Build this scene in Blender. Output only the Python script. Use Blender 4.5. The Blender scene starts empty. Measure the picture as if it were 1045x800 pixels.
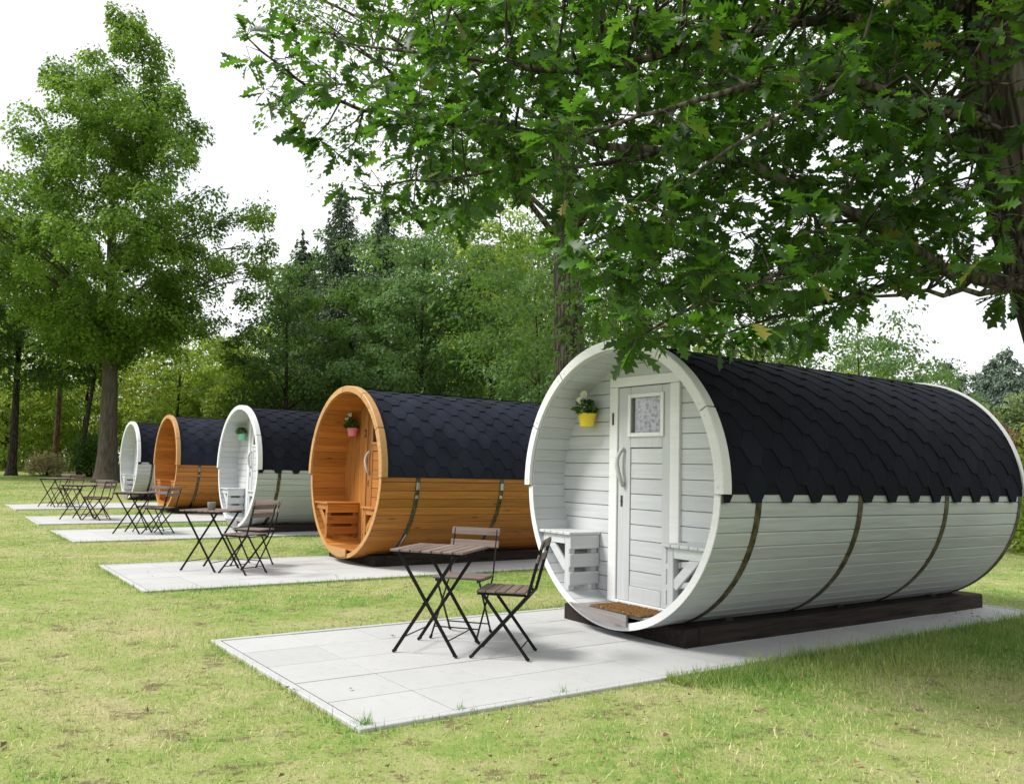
import bpy, math, random
import numpy as np
from mathutils import Matrix, Vector
PI = math.pi
scene = bpy.context.scene
COL = scene.collection

# ------------------------------------------------------------------ basics
def terrain(x, y):
    """lawn height: falls gently to the right, rises towards the wood"""
    return -.0251*np.clip(x, -45, 45) + .0006*(np.clip(y, 10, 50)-10)**2

def tag(o, label=None, cat=None, group=None, kind=None):
    if label: o['label'] = label
    if cat: o['category'] = cat
    if group: o['group'] = group
    if kind: o['kind'] = kind
    return o

def empty(name, M, label=None, cat=None, group=None):
    o = bpy.data.objects.new(name, None)
    COL.objects.link(o); o.matrix_world = M; o.empty_display_size = .2
    return tag(o, label, cat, group)

def link(name, me, mat, parent=None, smooth=False):
    o = bpy.data.objects.new(name, me)
    COL.objects.link(o)
    for m in (mat if isinstance(mat, (list, tuple)) else [mat]):
        me.materials.append(m)
    if parent: o.parent = parent
    if smooth:
        me.polygons.foreach_set('use_smooth', np.ones(len(me.polygons), dtype=bool))
    return o

class MB:
    """collects faces; build() links them as ONE mesh object"""
    def __init__(self, seed=0):
        self.v = []; self.f = []; self.t = []; self.rng = random.Random(seed)
    def add(self, vs, fs, tone=None):
        k = len(self.v); tone = self.rng.random() if tone is None else tone
        self.v += [tuple(map(float, p)) for p in vs]
        self.f += [tuple(i+k for i in f) for f in fs]
        self.t += [tone]*len(fs)
    def box(self, x0, x1, y0, y1, z0, z1, b=0, tone=None, M=None):
        """box with chamfered edges b"""
        if b <= 0:
            vs = [(x, y, z) for z in (z0, z1) for y in (y0, y1) for x in (x0, x1)]
            fs = [(0,2,3,1),(4,5,7,6),(0,1,5,4),(2,6,7,3),(0,4,6,2),(1,3,7,5)]
        else:
            b = min(b, (x1-x0)*.45, (y1-y0)*.45, (z1-z0)*.45)
            c = ((x0+x1)/2, (y0+y1)/2, (z0+z1)/2); h = ((x1-x0)/2, (y1-y0)/2, (z1-z0)/2)
            vs = []; idx = {}
            for sx in (-1, 1):
                for sy in (-1, 1):
                    for sz in (-1, 1):
                        s = (sx, sy, sz)
                        for a in range(3):
                            idx[(s, a)] = len(vs)
                            vs.append(tuple(c[i]+s[i]*(h[i]-(0 if i == a else b)) for i in range(3)))
            fs = []
            for a in range(3):
                o1, o2 = [i for i in range(3) if i != a]
                for sg in (-1, 1):
                    loop = []
                    for p, q in ((-1,-1),(1,-1),(1,1),(-1,1)):
                        s = [0]*3; s[a] = sg; s[o1] = p; s[o2] = q
                        loop.append(idx[(tuple(s), a)])
                    flip = (sg > 0) == (a == 1)
                    fs.append(tuple(loop[::-1] if flip else loop))
            for a in range(3):
                o1, o2 = [i for i in range(3) if i != a]
                for p in (-1, 1):
                    for q in (-1, 1):
                        s0 = [0]*3; s0[o1] = p; s0[o2] = q; s1 = list(s0)
                        s0[a] = -1; s1[a] = 1; s0 = tuple(s0); s1 = tuple(s1)
                        fs.append((idx[(s0, o1)], idx[(s1, o1)], idx[(s1, o2)], idx[(s0, o2)]))
            for sx in (-1, 1):
                for sy in (-1, 1):
                    for sz in (-1, 1):
                        s = (sx, sy, sz)
                        fs.append(tuple(idx[(s, a)] for a in range(3)))
        if M is not None: vs = [M @ Vector(p) for p in vs]
        self.add(vs, fs, tone)
    def bar(self, p, q, w, d, side=(0, 1, 0), tone=None, b=0):
        """flat bar from p to q: width w along `side`, depth d across"""
        p = Vector(p); q = Vector(q); ax = (q-p); L = ax.length; ax.normalize()
        s = Vector(side); s = (s-ax*s.dot(ax)).normalized(); t = ax.cross(s)
        M = Matrix(((s.x, t.x, ax.x, p.x), (s.y, t.y, ax.y, p.y), (s.z, t.z, ax.z, p.z), (0, 0, 0, 1)))
        self.box(-w/2, w/2, -d/2, d/2, 0, L, b, tone, M)
    def tube(self, pts, rad, n=8, tone=None, cap=True):
        pts = [Vector(p) for p in pts]
        if not hasattr(rad, '__len__'): rad = [rad]*len(pts)
        vs = []; fs = []; u = None
        for i, p in enumerate(pts):
            d = (pts[min(i+1, len(pts)-1)]-pts[max(i-1, 0)]).normalized()
            if u is None: u = d.orthogonal().normalized()
            else: u = (u-d*u.dot(d)).normalized()
            w = d.cross(u)
            for k in range(n):
                a = 2*PI*k/n; vs.append(p+(u*math.cos(a)+w*math.sin(a))*rad[i])
        for i in range(len(pts)-1):
            for k in range(n):
                a = i*n+k; b_ = i*n+(k+1) % n; fs.append((a, b_, b_+n, a+n))
        if cap:
            fs.append(tuple(range(n))[::-1]); fs.append(tuple(range((len(pts)-1)*n, len(pts)*n)))
        self.add(vs, fs, tone)
    def lathe(self, prof, n=24, c=(0, 0, 0), sx=1, sy=1, tone=None):
        vs = []; fs = []
        for r, z in prof:
            for k in range(n):
                a = 2*PI*k/n; vs.append((c[0]+sx*r*math.cos(a), c[1]+sy*r*math.sin(a), c[2]+z))
        for i in range(len(prof)-1):
            for k in range(n):
                a = i*n+k; b_ = i*n+(k+1) % n; fs.append((a, b_, b_+n, a+n))
        self.add(vs, fs, tone)
    def prism(self, poly, y0, y1, tone=None):
        """polygon in (x,z), counter-clockwise seen from -y, between y0 and y1"""
        n = len(poly)
        vs = [(x, y0, z) for x, z in poly]+[(x, y1, z) for x, z in poly]
        fs = [tuple(range(n)), tuple(range(n, 2*n))[::-1]]
        fs += [(i, i+n, (i+1) % n+n, (i+1) % n) for i in range(n)]
        self.add(vs, fs, tone)
    def build(self, name, mat, parent=None, smooth=False):
        me = bpy.data.meshes.new(name)
        me.from_pydata(self.v, [], self.f); me.update()
        at = me.attributes.new('tone', 'FLOAT', 'FACE'); at.data.foreach_set('value', self.t)
        return link(name, me, mat, parent, smooth)

def fast_mesh(name, V, F, tone, mat, parent=None, smooth=False):
    """big meshes: V (n,3), F (m,k) of constant k, tone (m,)"""
    me = bpy.data.meshes.new(name)
    m, k = F.shape
    me.vertices.add(len(V)); me.vertices.foreach_set('co', np.ascontiguousarray(V, dtype=np.float32).ravel())
    me.loops.add(m*k); me.loops.foreach_set('vertex_index', np.ascontiguousarray(F, dtype=np.int32).ravel())
    me.polygons.add(m)
    me.polygons.foreach_set('loop_start', np.arange(0, m*k, k, dtype=np.int32))
    me.update(calc_edges=True)
    at = me.attributes.new('tone', 'FLOAT', 'FACE'); at.data.foreach_set('value', np.ascontiguousarray(tone, dtype=np.float32))
    return link(name, me, mat, parent, smooth)

def copy_thing(o, parent=None):
    c = o.copy(); COL.objects.link(c)
    if parent:
        c.parent = parent; c.matrix_parent_inverse = o.matrix_parent_inverse
    for ch in o.children: copy_thing(ch, c)
    return c

SLOPE = Vector((.0251, 0, 1)).normalized()
def ground_frame(x, y, heading, dz=0, tilt=True):
    """frame on the lawn; local +Y points along compass heading (radians from +y towards +x)"""
    n = SLOPE if tilt else Vector((0, 0, 1))
    a = Vector((math.sin(heading), math.cos(heading), 0)); a = (a-n*a.dot(n)).normalized()
    e = a.cross(n).normalized()
    z = float(terrain(x, y))+dz
    return Matrix(((e.x, a.x, n.x, x), (e.y, a.y, n.y, y), (e.z, a.z, n.z, z), (0, 0, 0, 1)))

# ------------------------------------------------------------------ materials
class NT:
    def __init__(self, name):
        self.m = bpy.data.materials.new(name); self.m.use_nodes = True
        self.t = self.m.node_tree; self.t.nodes.clear()
        self.out = self.n('ShaderNodeOutputMaterial')
    def n(self, typ, **kw):
        nd = self.t.nodes.new(typ)
        for k, v in kw.items():
            if k in nd.inputs: self.set(nd.inputs[k], v)
            else: setattr(nd, k, v)
        return nd
    def set(self, inp, v):
        if isinstance(v, bpy.types.NodeSocket): self.t.links.new(v, inp)
        elif isinstance(v, (tuple, list)) and len(v) == 3 and inp.type == 'RGBA': inp.default_value = (*v, 1)
        else: inp.default_value = v
    def coord(self, scale=(1, 1, 1)):
        tc = self.n('ShaderNodeTexCoord')
        mp = self.n('ShaderNodeMapping', Vector=tc.outputs['Object']); mp.inputs['Scale'].default_value = scale
        return mp.outputs[0]
    def noise(self, vec, scale=5, detail=4, rough=.55, dist=0):
        return self.n('ShaderNodeTexNoise', Vector=vec, Scale=scale, Detail=detail, Roughness=rough, Distortion=dist).outputs['Fac']
    def ramp(self, fac, stops):
        r = self.n('ShaderNodeValToRGB', Fac=fac); e = r.color_ramp.elements
        while len(e) < len(stops): e.new(.5)
        for el, (p, c) in zip(e, stops):
            el.position = p; el.color = (*c, 1) if len(c) == 3 else c
        return r.outputs['Color']
    def mix(self, fac, a, b, typ='MIX'):
        m = self.n('ShaderNodeMix', data_type='RGBA', blend_type=typ)
        self.set(m.inputs[0], fac); self.set(m.inputs[6], a); self.set(m.inputs[7], b)
        return m.outputs[2]
    def math(self, op, a, b=None, clamp=False):
        m = self.n('ShaderNodeMath', operation=op, use_clamp=clamp); self.set(m.inputs[0], a)
        if b is not None: self.set(m.inputs[1], b)
        return m.outputs[0]
    def tone(self):
        return self.n('ShaderNodeAttribute', attribute_name='tone').outputs['Fac']
    def bright(self, col, fac, lo, hi):
        """multiply col by lo..hi following fac"""
        mr = self.n('ShaderNodeMapRange', Value=fac); mr.inputs['To Min'].default_value = lo; mr.inputs['To Max'].default_value = hi
        h = self.n('ShaderNodeHueSaturation', Color=col, Value=mr.outputs[0])
        return h.outputs[0]
    def bump(self, h, strength=.3, dist=.01):
        return self.n('ShaderNodeBump', Height=h, Strength=strength, Distance=dist).outputs[0]
    def bsdf(self, col, rough=.6, normal=None, metal=0, spec=.5):
        b = self.n('ShaderNodeBsdfPrincipled')
        self.set(b.inputs['Base Color'], col); self.set(b.inputs['Roughness'], rough)
        b.inputs['Metallic'].default_value = metal; b.inputs['Specular IOR Level'].default_value = spec
        if normal is not None: self.set(b.inputs['Normal'], normal)
        self.t.links.new(b.outputs[0], self.out.inputs[0]); return b
    def surf(self, s): self.t.links.new(s, self.out.inputs[0])

MAT = {}
def wood(name, c0, c1, axis='y', knots=0, rough=.55, tone=(.85, 1.12), stain=None, bump=.15, spec=.35):
    t = NT(name)
    sc = {'x': (1.2, 26, 26), 'y': (26, 1.2, 26), 'z': (26, 26, 1.2)}[axis]
    v = t.coord(sc); g = t.noise(v, 1.6, 6, .6, .6); tn = t.tone()
    col = t.ramp(g, [(.3, c0), (.7, c1)])
    if knots:
        kv = t.coord({'x': (2.2, 9, 9), 'y': (9, 2.2, 9), 'z': (9, 9, 2.2)}[axis])
        vo = t.n('ShaderNodeTexVoronoi', Vector=kv, Scale=1.0).outputs['Distance']
        kf = t.ramp(vo, [(.06, (1, 1, 1)), (.16, (0, 0, 0))])
        col = t.mix(t.math('MULTIPLY', kf, knots), col, tuple(x*.35 for x in c0))
    if stain:
        s1 = t.noise(t.coord((1, 1, 1)), 1.3, 5, .6)
        col = t.mix(t.math('MULTIPLY', t.ramp(s1, [(.45, (0, 0, 0)), (.72, (1, 1, 1))]), stain[1]), col, stain[0])
        s2 = t.noise(t.coord((3, .8, 9)), 4, 6, .7)
        col = t.mix(t.math('MULTIPLY', t.ramp(s2, [(.62, (0, 0, 0)), (.75, (1, 1, 1))]), .35), col, tuple(x*.55 for x in stain[0]))
    col = t.bright(col, tn, *tone)
    t.bsdf(col, rough, t.bump(g, bump, .004), spec=spec)
    MAT[name] = t.m; return t.m

wood('white_paint', (0.48, 0.5, 0.515), (0.56, 0.58, 0.595), 'y', 0, .5, (.93, 1.04), ((.46, .45, .40), .30))
wood('white_paint_upright', (0.47, 0.49, 0.5), (0.55, 0.57, 0.585), 'z', 0, .5, (.95, 1.03), ((.52, .50, .45), .2))
wood('white_paint_across', (0.47, 0.49, 0.505), (0.555, 0.575, 0.59), 'x', 0, .5, (.92, 1.04), ((.48, .47, .43), .25))
wood('weathered_shaded_paint', (0.37, 0.395, 0.402), (0.49, 0.515, 0.526), 'y', 0, .6, (.90, 1.06), ((.36, .37, .35), .45), .2)  # outer staves: weathering, plus shade of the cabin sides darkened into the paint
wood('rim_paint', (0.66, 0.67, 0.675), (0.73, 0.735, 0.745), 'x', 0, .42, (.97, 1.02), ((.62, .60, .55), .22))
wood('orange_wood', (0.36, 0.128, 0.023), (0.53, 0.222, 0.048), 'y', .75, .42, (.78, 1.16))
wood('orange_wood_upright', (0.33, 0.125, 0.028), (0.46, 0.2, 0.052), 'z', .6, .42, (.82, 1.12))
wood('orange_wood_across', (0.31, 0.115, 0.025), (0.44, 0.185, 0.045), 'x', .6, .42, (.8, 1.12))
wood('pale_wood', (0.42, 0.215, 0.07), (0.54, 0.31, 0.125), 'x', .5, .45, (.9, 1.06))
wood('weathered_board', (.17, .155, .155), (.33, .31, .31), 'x', .8, .75, (.9, 1.05), ((.20, .17, .16), .5))
wood('sleeper', (.007,.005,.004), (.045,.033,.026), 'y', 0, .85, (.75, 1.25), ((.06,.05,.042), .4), 1.0, .2)
wood('slat_wood', (0.1, 0.068, 0.055), (0.23, 0.17, 0.142), 'y', 0, .6, (.75, 1.2), ((.26, .215, .195), .5), .3)
wood('slat_wood_across', (0.095, 0.065, 0.053), (0.22, 0.165, 0.14), 'y', 0, .6, (.75, 1.2), ((.26, .215, .195), .5), .3)

def roofing(key, k):
    t = NT(key)
    v = t.coord(); n1 = t.noise(v, 260, 2, .6); n2 = t.noise(v, 3, 4, .6)
    col = t.mix(n2, (.0065*k, .0075*k, .012*k), (.017*k, .0195*k, .029*k))
    col = t.bright(col, t.tone(), .85, 1.2)
    sp = t.noise(v, 9, 5, .75); col = t.mix(t.math('MULTIPLY', t.ramp(sp, [(.68, (0, 0, 0)), (.82, (1, 1, 1))]), .35), col, (.035, .036, .04))
    t.bsdf(col, .8, t.bump(n1, .5, .003), spec=.06); MAT[key] = t.m
roofing('roof', 1.0)
roofing('blue_roof', 1.75)

def plain(name, col, rough=.5, metal=0, var=.15, scale=30, bump=.1, spec=.5):
    t = NT(name); n = t.noise(t.coord(), scale, 5, .65)
    c = t.bright(col, n, 1-var, 1+var)
    t.bsdf(c, rough, t.bump(n, bump, .003), metal, spec); MAT[name] = t.m; return t.m
plain('black_metal', (.004, .004, .0045), .5, 0, .2, spec=.2)
plain('steel', (.55, .55, .53), .32, .9, .2)
plain('dark_plastic', (.03, .03, .032), .45)
plain('handle_paint', (.47, .47, .46), .5, 0, .2, 20)
plain('soil', (.03, .022, .016), .95, 0, .4, 60, .6)
plain('yellow_pot', (.82, .62, .03), .38, 0, .06)
plain('pink_pot', (.75, .22, .30), .4, 0, .06)
plain('green_pot', (.22, .62, .40), .4, 0, .06)
plain('grey_pot', (.22, .23, .22), .7, 0, .2)
plain('petal', (.78, .80, .62), .6, 0, .12, 60)

def olive_band():
    t = NT('band_metal'); n = t.noise(t.coord((1, 3, 3)), 5, 6, .7)
    col = t.ramp(n, [(.36, (.022, .018, .012)), (.52, (.095, .078, .042)), (.68, (.20, .165, .085))])
    t.bsdf(col, .55, t.bump(n, .2, .003), .35); MAT['band'] = t.m
olive_band()

def concrete():
    t = NT('paving_concrete'); v = t.coord()
    n1 = t.noise(v, 2.2, 6, .6); n2 = t.noise(v, 130, 3, .7); n3 = t.noise(v, 14, 5, .7)
    col = t.mix(n1, (.395, .397, .396), (.47, .472, .472))
    col = t.bright(col, t.tone(), .955, 1.045)
    col = t.bright(col, n2, .88, 1.1)
    col = t.mix(t.math('MULTIPLY', t.ramp(n3, [(.54, (0, 0, 0)), (.72, (1, 1, 1))]), .35), col, (.31, .30, .27))
    t.bsdf(col, .85, t.bump(n2, .25, .002), spec=.3); MAT['concrete'] = t.m
    t = NT('joint_sand'); n = t.noise(t.coord(), 40, 4, .7)
    t.bsdf(t.mix(n, (.02, .018, .014), (.07, .062, .05)), .95); MAT['joint'] = t.m
concrete()

def coir():
    t = NT('coir'); n = t.noise(t.coord((1, 1, 1)), 160, 3, .8); n2 = t.noise(t.coord(), 12, 4)
    col = t.mix(n, (.33, .17, .06), (.62, .38, .16)); col = t.bright(col, n2, .8, 1.15)
    t.bsdf(col, .95, t.bump(n, .9, .01), spec=.1); MAT['coir'] = t.m
coir()

def glass():
    t = NT('window_glass')
    g = t.n('ShaderNodeBsdfGlossy', Roughness=.03); tr = t.n('ShaderNodeBsdfTransparent')
    lw = t.n('ShaderNodeLayerWeight', Blend=.25)
    m = t.n('ShaderNodeMixShader'); t.set(m.inputs[0], t.math('ADD', t.math('MULTIPLY', lw.outputs['Fresnel'], .7), .06, True))
    t.t.links.new(tr.outputs[0], m.inputs[1]); t.t.links.new(g.outputs[0], m.inputs[2]); t.surf(m.outputs[0]); MAT['glass'] = t.m
    t = NT('lace'); v = t.coord((1, 1, 1))
    vo = t.n('ShaderNodeTexVoronoi', Vector=v, Scale=30.0).outputs['Distance']
    n = t.noise(v, 22, 3, .7)
    f = t.math('ADD', t.ramp(vo, [(.38, (0, 0, 0)), (.55, (1, 1, 1))]), t.math('MULTIPLY', t.ramp(n, [(.52, (0, 0, 0)), (.58, (1, 1, 1))]), .7), True)
    d = t.n('ShaderNodeBsdfDiffuse', Color=(.62, .66, .68, 1)); tr = t.n('ShaderNodeBsdfTransparent')
    m = t.n('ShaderNodeMixShader'); t.set(m.inputs[0], t.math('MULTIPLY', f, .62))
    t.t.links.new(tr.outputs[0], m.inputs[1]); t.t.links.new(d.outputs[0], m.inputs[2]); t.surf(m.outputs[0]); MAT['lace'] = t.m
glass()

def leafmat(name, dark, light, trans, tf=.35, rough=.45, spec=.2, odd=None):
    """leaf colours vary leaf by leaf; thin leaves pass some light"""
    t = NT(name); tn = t.tone()
    col = t.ramp(tn, [(0, dark), (.75, light), (1, tuple(min(1, c*1.35) for c in light))])
    if odd:   # a few yellowing and browned leaves, blotched
        bl = t.noise(t.coord(), 55, 4, .7); col = t.bright(col, bl, .7, 1.3)
        col = t.mix(t.ramp(tn, [(.965, (0, 0, 0)), (.972, (1, 1, 1))]), col, odd)
    tc = t.bright(trans, tn, .7, 1.25)
    b = t.bsdf(col, rough, spec=spec)
    tl = t.n('ShaderNodeBsdfTranslucent', Color=tc)
    m = t.n('ShaderNodeMixShader'); m.inputs[0].default_value = tf
    t.t.links.new(b.outputs[0], m.inputs[1]); t.t.links.new(tl.outputs[0], m.inputs[2]); t.surf(m.outputs[0])
    MAT[name] = t.m; return t.m
leafmat('oak_leaf', (0.009, 0.026, 0.004), (0.031, 0.076, 0.01), (0.12, 0.3, 0.018), .40, .45, .35, (.20, .17, .04))
leafmat('beech_leaf', (0.022, 0.055, 0.01), (0.12, 0.2, 0.028), (0.28, 0.48, 0.05), .38)
leafmat('dark_leaf', (0.024, 0.053, 0.014), (0.08, 0.145, 0.032), (0.2, 0.38, 0.055), .3)
leafmat('blue_leaf', (0.036, 0.074, 0.028), (0.1, 0.175, 0.058), (0.22, 0.4, 0.09), .3)
leafmat('fresh_leaf', (0.085, 0.145, 0.02), (0.22, 0.31, 0.045), (0.48, 0.64, 0.08), .42)
leafmat('yellow_leaf', (.11, .15, .015), (.24, .28, .04), (.40, .46, .06), .42)
leafmat('pale_leaf', (.10, .15, .06), (.19, .25, .10), (.25, .34, .12), .35)
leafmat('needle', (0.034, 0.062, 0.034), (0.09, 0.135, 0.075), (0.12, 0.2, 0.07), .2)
leafmat('hazed_needle', (.085,.125,.095), (.165,.215,.16), (0.16, 0.24, 0.17), .2)  # distant needles: haze put into the colour, paler and greyer
leafmat('red_leaf', (.10, .035, .03), (.24, .10, .08), (.28, .10, .07), .3)
leafmat('dry_leaf', (.05,.03,.016), (.24,.155,.085), (.3, .2, .08), .2)
leafmat('straw_leaf', (0.3, 0.27, 0.12), (0.52, 0.47, 0.25), (0.5, 0.45, 0.2), .3)

def bark(name, c0, c1, sc=1, bump=.8, crack=2.2):
    t = NT(name); v = t.coord((9*sc, 9*sc, 1.6*sc))
    n = t.noise(v, 1.6, 7, .65, .5); vo = t.n('ShaderNodeTexVoronoi', Vector=v, Scale=1.4, feature='DISTANCE_TO_EDGE').outputs['Distance']
    n2 = t.noise(t.coord(), 1.1, 4)
    h = t.math('ADD', t.math('MULTIPLY', n, .7), t.math('MINIMUM', t.math('MULTIPLY', vo, crack), .5))
    col = t.ramp(h, [(.30, tuple(x*.45 for x in c0)), (.55, c0), (.95, c1)])
    col = t.mix(t.math('MULTIPLY', t.ramp(n2, [(.5, (0, 0, 0)), (.7, (1, 1, 1))]), .4), col, tuple(x*y for x, y in zip(c0, (.8, 1.0, .75))))
    t.bsdf(col, .9, t.bump(h, bump, .04), spec=.2); MAT[name] = t.m
bark('oak_bark', (.058, .048, .038), (.15, .13, .105))
bark('beech_bark', (.12, .098, .078), (.22, .185, .15), .8, .3, .35)
bark('pine_bark', (.10, .055, .035), (.20, .12, .08), 1.2)
bark('dark_bark', (.035, .028, .022), (.085, .07, .055), 1.2)

def lawn():
    def patches(t):
        tc = t.n('ShaderNodeNewGeometry').outputs['Position']
        return tc
    def colour(t, dry, mid, green):
        p = patches(t)
        a = t.noise(p, .55, 5, .62, .3); b = t.noise(p, 3.2, 5, .7); c = t.noise(p, 17, 3, .7)
        f = t.math('ADD', t.math('MULTIPLY', a, .46), t.math('ADD', t.math('MULTIPLY', b, .32), t.math('MULTIPLY', c, .22)))
        return t.ramp(f, [(.395, green), (.485, mid), (.585, dry)]), f, p
    t = NT('lawn_ground')
    col, f, p = colour(t, (.36, .34, .17), (.24, .30, .085), (.12, .23, .038))
    s = t.noise(p, 4.2, 6, .8); s2 = t.noise(p, 60, 3, .8)
    col = t.mix(t.math('MULTIPLY', t.ramp(s, [(.555, (0, 0, 0)), (.62, (1, 1, 1))]), .8), col, (.13, .095, .06))
    col = t.bright(col, s2, .7, 1.25)
    t.bsdf(col, .95, t.bump(s2, .6, .02), spec=.1); MAT['lawn'] = t.m
    for nm, cs in (('grass', ((.52, .53, .28), (.39, .48, .18), (.17, .36, .08))), ('lush_grass', ((.30, .38, .10), (.20, .33, .065), (.11, .27, .038)))):
        t = NT(nm)
        col, f, p = colour(t, *cs)
        br = t.noise(p, 4.2, 6, .8); col = t.mix(t.math('MULTIPLY', t.ramp(br, [(.565, (0, 0, 0)), (.63, (1, 1, 1))]), .5 if nm == 'grass' else .15), col, (.30, .235, .15))
        tn = t.tone()
        col = t.mix(t.math('MULTIPLY', t.ramp(tn, [(.60, (0, 0, 0)), (.72, (1, 1, 1))]), .75 if nm == 'grass' else .25), col, (.62, .54, .30))
        col = t.bright(col, tn, .8, 1.2)
        b = t.bsdf(col, .6, spec=.25); tl = t.n('ShaderNodeBsdfTranslucent', Color=col)
        m = t.n('ShaderNodeMixShader'); m.inputs[0].default_value = .3
        t.t.links.new(b.outputs[0], m.inputs[1]); t.t.links.new(tl.outputs[0], m.inputs[2]); t.surf(m.outputs[0]); MAT[nm] = t.m
    plain('fresh_grass', (.14, .30, .04), .6, 0, .3, 8, .1, .25)
lawn()
# ------------------------------------------------------------------ leaves
def unit(a):
    return a/np.maximum(np.linalg.norm(a, axis=1, keepdims=True), 1e-9)
def leaf_quads(c, d, nrm, length, width, rng, var=.3):
    """one kite-shaped leaf per centre"""
    n = len(c); d = unit(d); s = unit(np.cross(nrm, d)); nn = np.cross(d, s)
    l = (length*rng.uniform(1-var, 1+var, n))[:, None]; w = (width*rng.uniform(1-var, 1+var, n))[:, None]
    V = np.empty((n, 4, 3))
    V[:, 0] = c-d*l*.5; V[:, 2] = c+d*l*.5-nn*l*.12
    V[:, 1] = c-d*l*.05+s*w*.5+nn*w*.15; V[:, 3] = c-d*l*.05-s*w*.5+nn*w*.15
    return V.reshape(-1, 3), np.arange(4*n).reshape(n, 4)

def radius_at(prof, f):
    return np.interp(f, [p[0] for p in prof], [p[1] for p in prof])

def tree(name, label, x, y, H, prof, tr, clumps, per, leaf, leafm, barkm, seed, lean=(0, 0), clump_r=.9, group=None,
         branches=34, fork=None, cat='tree', trunk_to=.88, droop=.3, flat=.30, swell=1.6, shape=(.62, 1.0), squash=1.0):
    """broadleaf tree: tapered trunk, limbs reaching into leaf clumps. prof: (height share, crown radius)"""
    per = int(per*.70); leaf = (leaf[0]*.86, leaf[1]*.86)
    rng = np.random.default_rng(seed)
    z0 = float(terrain(x, y))-.06
    root = empty(name, Matrix.Translation((x, y, z0)), label, cat, group)
    f = np.array([p[0] for p in prof]); lo, hi = f[0], f[-1]
    fs = []
    while len(fs) < clumps:
        q = rng.uniform(lo, hi)
        if rng.random() < radius_at(prof, q)/max(p[1] for p in prof): fs.append(q)
    fs = np.array(fs); th = rng.uniform(0, 2*PI, clumps)
    ph = rng.uniform(0, 2*PI, 4)
    lob = 1+.14*np.sin(3*th+ph[0]+fs*5)+.12*np.sin(5*th+ph[1]-fs*9)+.10*np.sin(2*th+ph[2]+fs*14)
    lob = np.clip(lob, .75, 1.12)
    rad = radius_at(prof, fs)*np.sqrt(rng.uniform(shape[0]**2, shape[1]**2, clumps))*lob
    inner = rng.random(clumps) < .18; rad[inner] *= rng.uniform(.2, .7, inner.sum())
    def axis(t):   # trunk axis at height share t
        t = np.asarray(t); return np.stack([lean[0]*t+.12*np.sin(t*5+ph[3])*t, lean[1]*t+.12*np.cos(t*4+ph[2])*t, H*t], -1)
    C = axis(fs); C[:, 0] += rad*np.cos(th); C[:, 1] += squash*rad*np.sin(th); C[:, 2] += rng.normal(0, .25, clumps)
    # trunk with root flare, limbs
    m = MB(seed)
    ts = np.concatenate([[0, .012, .03, .06], np.linspace(.1, trunk_to, 12)])
    rr = tr*(1-.82*ts/trunk_to)*np.interp(ts, [0, .012, .03, .06, .1], [swell, 1+.6*(swell-1), 1+.28*(swell-1), 1+.08*(swell-1), 1])
    m.tube([tuple(p) for p in axis(ts)], [max(float(r), .012) for r in rr], 14)
    order = np.argsort(-rad)[:branches]
    for i in list(order)+list(rng.choice(clumps, min(clumps, branches//2), replace=False)):
        c = C[i]; t0 = max(lo*.95, fs[i]-(.35+.25*rng.random())*rad[i]/H-.02); t0 = min(t0, trunk_to*.97)
        if t0 <= lo*.951: t0 = rng.uniform(lo*.95, max(lo, fs[i]-.01))
        a = axis(t0); r0 = tr*(1-.82*t0/trunk_to)*.26
        mid1 = a+(c-a)*.35+np.array([0, 0, .10*rad[i]]); mid2 = a+(c-a)*.7+np.array([0, 0, .10*rad[i]])+rng.normal(0, .1, 3)
        m.tube([tuple(a), tuple(mid1), tuple(mid2), tuple(c)], [r0, r0*.7, r0*.4, r0*.12], 6)
        for _ in range(2):
            j = rng.normal(0, clump_r*.6, 3); j[2] *= .5
            m.tube([tuple(mid2), tuple(mid2+(c+j-mid2)*.5+np.array([0, 0, .1])), tuple(c+j)], [r0*.3, r0*.2, r0*.06], 4, cap=False)
    m.build('trunk', MAT[barkm], root, True)
    # leaf clumps: flattened sprays drooping at their rim
    n = clumps*per
    k = np.repeat(np.arange(clumps), per)
    cr = clump_r*rng.uniform(.6, 1.35, clumps)
    a = rng.uniform(0, 2*PI, n); q = np.sqrt(rng.random(n))*cr[k]
    P = C[k].copy()
    P[:, 0] += q*np.cos(a); P[:, 1] += q*np.sin(a)
    tilt = rng.normal(0, .25, (clumps, 2))
    P[:, 2] += rng.normal(0, flat*clump_r*.5, n)-droop*(q**2)/clump_r+q*np.cos(a)*tilt[k, 0]+q*np.sin(a)*tilt[k, 1]
    out = np.stack([np.cos(a), np.sin(a), -.35-.5*q/clump_r], 1)+rng.normal(0, .45, (n, 3))
    nrm = np.stack([.35*np.cos(a), .35*np.sin(a), np.ones(n)], 1)+rng.normal(0, .55, (n, 3))
    V, F = leaf_quads(P, out, nrm, leaf[0], leaf[1], rng)
    ct = rng.uniform(0, .45, clumps)
    fast_mesh('crown', V, F, np.clip(ct[k]+rng.uniform(0, .55, n), 0, 1), MAT[leafm], root)
    return root

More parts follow.
